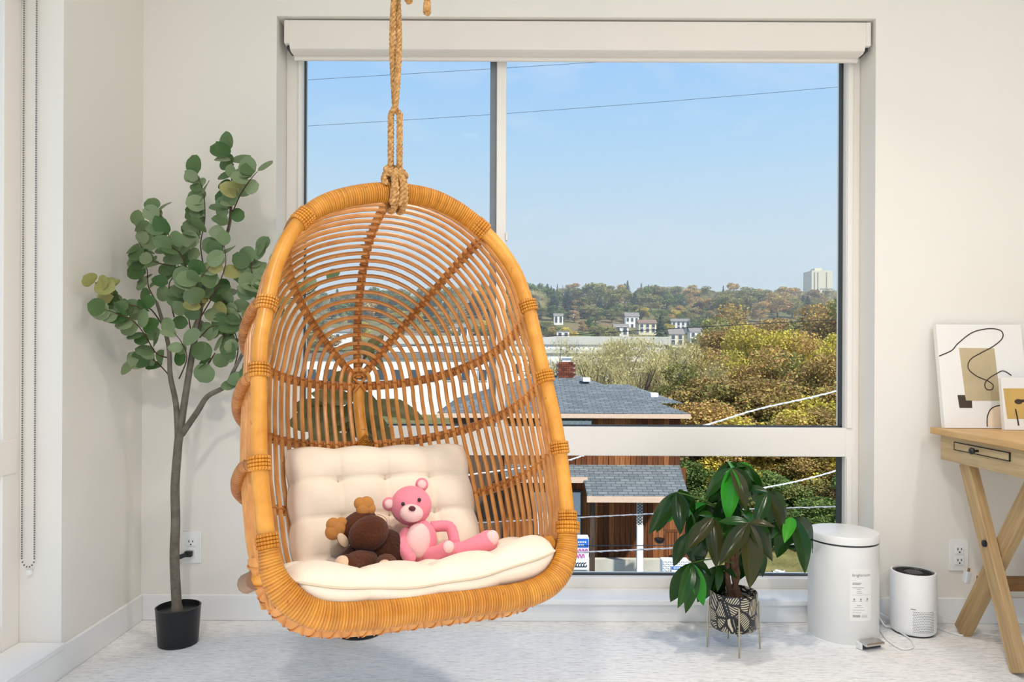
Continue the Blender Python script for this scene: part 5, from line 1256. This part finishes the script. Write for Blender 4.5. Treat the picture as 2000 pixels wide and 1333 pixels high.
def conifer(mat, seed, slim=.2):
    rr = random.Random(seed); cr = MB(); tr = MB(); cards(cr, (0, 0, .38), (slim * .5, slim * .5, .3), 160, .07, rr); tr.tube([(0, 0, -.05), (0, 0, .9)], [.018, .003], 6)
    for k in range(15):
        z = .12 + .86 * k / 15; rad = slim * (1 - (z - .08) / .95) + .012
        for j in range(10):
            a = 2 * PI * (j + rr.random()) / 10; l = rad * rr.uniform(.6, 1.15); d = V((math.cos(a), math.sin(a), 0)); s_ = V((-d.y, d.x, 0)) * l * .34
            p = V((0, 0, z + .05)); t = d * l + V((0, 0, z - .045)); cr._add([p, t * 1 + s_ * .2 - V((0, 0, .0)), d * l * .55 + s_ + V((0, 0, z - .01)), d * l * .55 - s_ + V((0, 0, z - .01))], [(0, 2, 1), (0, 1, 3)])
    return cr.mesh('crown', mat, False), tr.mesh('trunk', M['tbark'], True)
KIND = dict(yel=[decid(M['f_yel'], 1), decid(M['f_yel'], 2)], brn=[decid(M['f_brn'], 3), decid(M['f_brn'], 4)], olv=[decid(M['f_olv'], 5), decid(M['f_olv'], 6)], grn=[decid(M['f_grn'], 7), decid(M['f_grn'], 8)],
            con=[conifer(M['f_con'], 9, .30), conifer(M['f_con'], 10, .36), conifer(M['f_con'], 12, .24)], bare=[decid(M['f_bare'], 13, 900, .022, True), decid(M['f_bare'], 14, 900, .022, True)])
NEAR = dict(yel=[decid(M['f_yel'], 21, 9000, .026), decid(M['f_yel'], 22, 9000, .026)], brn=[decid(M['f_brn'], 23, 8000, .024), decid(M['f_brn'], 24, 8000, .024)], olv=[decid(M['f_olv'], 25, 9000, .026)], grn=[decid(M['f_grn'], 26, 9000, .03), decid(M['f_grn'], 27, 9000, .03)], bare=KIND['bare'])
rt_ = random.Random(77)
def tree(name, label, group, loc, h_, wsc, kind, near=False):
    me, tm = rt_.choice((NEAR if near else KIND)[kind]); e_ = empty(name, loc, rt_.uniform(0, 6.28)); tag(e_, label, 'tree' if 'shrub' not in name else 'shrub', group)
    e_.scale = (h_ * wsc, h_ * wsc, h_); link('crown', me, e_); link('trunk', tm, e_); return e_
LAB = dict(con=('conifer_tree', 'dark conifer', 'far conifers'), grn=('far_tree', 'green leafy tree', 'far green trees'), olv=('far_tree', 'olive green tree', 'far olive trees'),
           brn=('far_tree', 'russet autumn tree', 'far russet trees'), yel=('far_tree', 'yellow autumn tree', 'far yellow trees'), bare=('bare_tree', 'leafless grey tree', 'far bare trees'))
LANDM = [(1100, 657, 'the boxy white hillside house'), (1235, 616, 'the white gabled house'), (1265, 632, 'the cream brown-roofed house'), (1322, 652, 'the pointed cream house'), (1330, 628, 'the wide white house'), (1384, 664, 'the white house by the yellow foliage'),
         (1090, 618, 'the small high white house'), (1122, 612, 'the tiny pale house'), (1214, 640, 'the low white hillside house'), (1530, 632, 'the pale house above yellow trees'), (1597, 553, 'the tower block'), (1106, 700, 'the brick chimney'), (1049, 590, "the chair rim's right side"), (977, 300, 'the window mullion'), (1648, 590, 'the right window edge'), (1440, 600, 'the middle of the far ridge'), (1180, 565, 'the left half of the skyline'), (1300, 565, 'the middle of the skyline')]
def where(px, py):
    if px < 560: return 'on the far hill, out beyond the left window frame'
    if px < 960: return 'on the far hill, seen through the %s chair canes' % ('left' if px < 690 else 'middle' if px < 830 else 'right')
    lx, ly_, nm = min(LANDM, key=lambda q_: (q_[0] - px) ** 2 + 2 * (q_[1] - py) ** 2); dx, dy = px - lx, py - ly_
    rel = ('left of' if dx < 0 else 'right of') if abs(dx) > 1.3 * abs(dy) else ('above' if dy < 0 else 'below')
    return '%s %s' % (('just ' if abs(dx) + abs(dy) < 26 else '') + rel, nm)
def far(px, ytop, Y, kind, wsc=1, h_=None):
    x = (px - CX) * Y / F; g = gz(x, Y)
    if ytop is None: top = g + h_; ytop = CY - (top - EYE) * F / Y
    else: top = at(px, ytop, Y).z; h_ = max(top - g + .5, 6 if h_ is None else h_)
    n_, l_, g_ = LAB[kind]; tree(n_, l_ + ' ' + where(px, ytop), g_, (x, Y, top - h_), h_, wsc, kind)
HOUSES = [(1088, 1112, 150), (1222, 1248, 205), (1248, 1282, 190), (1308, 1336, 165), (1312, 1348, 195), (1348, 1372, 172), (1200, 1228, 180), (1372, 1396, 150)]
for px, yt, w_ in ((1054, 551, .9), (1076, 556, .7), (1088, 553, .7), (1098, 556, .6), (1108, 555, .6), (1225, 546, 1.0), (1252, 551, .8), (1266, 554, .9), (1282, 563, .7), (1412, 556, .7), (1452, 560, .7), (1456, 564, .6), (1540, 568, .6), (1180, 562, .9), (1150, 562, .9)):
    far(px, yt, rt_.uniform(300, 330), 'con', w_, 8)
for px, yt, k in ((1427, 552, 'brn'), (1525, 561, 'brn'), (1480, 564, 'olv'), (1590, 566, 'brn'), (1338, 556, 'bare'), (1350, 566, 'bare'), (1300, 568, 'olv'), (1315, 566, 'brn'), (1205, 566, 'brn'), (1380, 568, 'bare'), (1395, 570, 'olv'), (1625, 570, 'bare')): far(px, yt, rt_.uniform(280, 315), k, 1.1, 8)
for i in range(150):                     # wooded ridge
    px = 560 + 1160 * (i + rt_.random()) / 150; Y = (318, 292, 262, 236)[i % 4] + rt_.uniform(-12, 12)
    if any(a - 8 < px < b + 8 and Y < hy for a, b, hy in HOUSES): Y = 300
    far(px, None, Y, rt_.choice(['con', 'con', 'olv', 'brn', 'bare', 'grn', 'grn', 'olv']) if px < 1330 else rt_.choice(['olv', 'brn', 'brn', 'bare', 'con', 'olv', 'brn']), rt_.uniform(1.2, 1.7), rt_.uniform(5.5, 8.5) * (1 if Y > 280 else 1.1))
for i in range(95):                      # gardens on the slope
    px = 560 + 900 * (i + rt_.random()) / 95; Y = rt_.uniform(125, 225)
    hs_ = [hy for a, b, hy in HOUSES if a - 7 < px < b + 7]
    if hs_ and Y < max(hs_) + 3: Y = max(hs_) + rt_.uniform(6, 20)
    far(px, None, Y, rt_.choice(['grn', 'olv', 'olv', 'yel', 'brn', 'bare', 'grn']), rt_.uniform(1.1, 1.6), rt_.uniform(2.6, 5.2))
for i in range(46):                      # scrub filling the slope below the ridge
    px = 1030 + 400 * (i + rt_.random()) / 46; Y = rt_.uniform(212, 240)
    far(px, None, Y, rt_.choice(['grn', 'olv', 'olv', 'brn', 'grn', 'con']), rt_.uniform(1.3, 1.8), rt_.uniform(3.2, 5.0))
for i in range(44):                      # the wood runs on to the left of the window edge
    px = -150 + 710 * (i + rt_.random()) / 44; Y = rt_.choice((rt_.uniform(215, 330), rt_.uniform(120, 210)))
    far(px, None, Y, rt_.choice(['con', 'olv', 'brn', 'bare', 'grn', 'grn', 'olv']), rt_.uniform(1.2, 1.7), rt_.uniform(4, 8))
far(1290, 612, 150, 'con', 1.0, 6); far(1440, 620, 120, 'brn', 1.2, 8)
# nearer autumn trees on the right
NL = dict(yel=('autumn_tree', 'bright yellow autumn tree right of the wooden house', 'yellow trees by the house'), brn=('autumn_tree', 'russet brown autumn tree right of the wooden house', 'russet trees by the house'), olv=('autumn_tree', 'olive autumn tree right of the wooden house', 'olive trees by the house'),
          grn=('green_shrub', 'dense green shrub on the bank beside the lawn', 'green shrubs on the bank'), bare=('bare_tree', 'thin leafless tree behind the wooden house roof', 'bare trees behind the house'))
ORD = ['first', 'second', 'third', 'fourth', 'fifth', 'sixth', 'seventh', 'eighth', 'ninth', 'tenth', 'eleventh', 'twelfth']
def nearT(px, ytop, Y, kind, wsc, h_):
    top = at(px, ytop, Y); n_, l_, g_ = NL[kind]; row, rows = rowof(ytop); same = sorted(a_[0] for a_ in NEARLIST if a_[3] == kind and rowof(a_[1])[0] == row); k = same.index(px)
    noun = {'yel': 'yellow autumn tree', 'brn': 'russet autumn tree', 'olv': 'olive autumn tree', 'grn': 'green shrub', 'bare': 'thin leafless tree'}[kind]
    if row >= 4 and kind != 'grn': noun = noun.replace('tree', 'shrub')
    lab = '%s %s from the left %s' % (ORD[k], noun, rows) if len(same) > 1 else 'lone %s %s' % (noun, rows)
    if kind == 'bare': lab = 'thin leafless tree behind the wooden house roof, %s from the left' % ORD[k] if row < 3 else 'thin leafless tree close behind the rear roof'
    tree(n_, lab, g_, (top.x, Y, top.z - h_), h_, wsc, kind, True)
def rowof(y):
    for i, (lim, nm) in enumerate(((613, 'in the tallest row below the tower'), (645, 'in the row above the sagging dark wire'), (705, 'in the middle of the wood'), (760, 'low in the wood by the roof'), (840, 'just above the window rail'), (925, 'atop the bank under the rail'), (980, 'halfway down the bank'), (1100, 'at the bank foot by the lawn'))):
        if y < lim: return i, nm
NEARLIST = ((1385, 640, 62, 'brn', 1.1, 7), (1420, 612, 70, 'olv', 1.1, 9), (1480, 585, 80, 'brn', 1.2, 11), (1540, 588, 78, 'brn', 1.2, 11), (1600, 580, 74, 'brn', 1.2, 11), (1650, 572, 72, 'olv', 1.2, 12), (1710, 575, 70, 'brn', 1.2, 12),
          (1478, 618, 54, 'yel', 1.0, 8), (1560, 628, 52, 'yel', 1.0, 7.5), (1620, 640, 50, 'brn', 1.0, 7.5), (1665, 640, 46, 'yel', 1.0, 8), (1395, 670, 46, 'yel', 1.1, 6.5), (1440, 672, 44, 'brn', 1.2, 6.5), (1510, 668, 43, 'brn', 1.2, 7), (1580, 676, 42, 'olv', 1.2, 7), (1640, 690, 41, 'brn', 1.2, 7), (1360, 700, 40, 'olv', 1.1, 5.5),
          (1400, 735, 37, 'brn', 1.4, 5.5), (1460, 740, 36.5, 'olv', 1.4, 5.5), (1530, 735, 36, 'brn', 1.4, 5.5), (1600, 745, 36, 'yel', 1.4, 5.5), (1660, 740, 36, 'brn', 1.4, 5.5), (1365, 780, 34, 'brn', 1.5, 4.5), (1430, 800, 33.5, 'yel', 1.5, 4.2), (1500, 800, 33.5, 'brn', 1.5, 4.2), (1580, 790, 33.5, 'yel', 1.4, 4.4), (1650, 795, 33, 'brn', 1.5, 4.4), (1720, 790, 34, 'brn', 1.5, 5),
          (1365, 885, 32, 'grn', 1.5, 3.0), (1420, 890, 32, 'yel', 1.5, 3.0), (1480, 900, 31.6, 'grn', 1.6, 3.0), (1545, 905, 31.6, 'olv', 1.6, 3.0), (1610, 890, 31.6, 'brn', 1.6, 3.0), (1665, 900, 31.6, 'grn', 1.6, 3.2), (1400, 940, 31, 'grn', 1.7, 2.4), (1470, 955, 31, 'olv', 1.8, 2.2), (1535, 960, 30.6, 'grn', 1.8, 2.2), (1600, 950, 30.6, 'grn', 1.8, 2.4), (1655, 960, 30.4, 'grn', 1.8, 2.4), (1500, 1005, 30.2, 'olv', 1.9, 1.5), (1570, 1000, 30.2, 'grn', 1.9, 1.6), (1640, 1005, 30.2, 'grn', 1.9, 1.6), (1440, 1010, 30.2, 'grn', 1.9, 1.6),
          (1150, 658, 48, 'bare', 1.0, 6), (1180, 651, 46, 'bare', 1.1, 6), (1205, 646, 44, 'bare', 1.1, 6.5), (1235, 654, 46, 'bare', 1.1, 6), (1268, 654, 44, 'bare', 1.1, 6), (1300, 661, 43, 'bare', 1.1, 6), (1335, 658, 42, 'bare', 1.1, 6.5), (1130, 666, 50, 'bare', 1.0, 6), (1325, 720, 40, 'olv', 1.1, 4.2), (1290, 735, 42, 'bare', 1.2, 4),
          (1085, 658, 52, 'bare', 1.1, 6), (1165, 676, 41, 'bare', 1.2, 5), (1220, 676, 41, 'bare', 1.2, 5), (1250, 676, 40, 'bare', 1.2, 5))
for a in NEARLIST: nearT(*a)
# wire fence beside the lawn
e = empty('yard_fence', (9.0, 30.0, -6.9)); tag(e, 'low dark post-and-wire fence above the lawn', 'fence')
for i in range(7): m = MB(); m.b2((i * 1.0 - .03, -.03, -.3), (i * 1.0 + .03, .03, 1.5)); m.build('post', M['fascia'], e, smooth=False)
for z in (.3, .9, 1.45): MB().tube([(0, 0, z), (6, 0, z)], .02, 5).build('wire', M['wire'], e)
# thin autumn haze over the valley
t = NT('valley_haze'); sc_v = t.n('VolumeScatter'); sc_v.inputs['Color'].default_value = (.93, .96, 1, 1); sc_v.inputs['Density'].default_value = .0011; sc_v.inputs['Anisotropy'].default_value = .2
t.t.nodes.remove(t.b); t.l(sc_v.outputs[0], t.o.inputs['Volume'])
m = MB(); m.b2((-420, 34, -12), (460, 640, 60)); o = m.build('haze', t.m, smooth=False); tag(o, 'thin pale haze hanging over the valley and far hill', 'haze', kind='stuff')
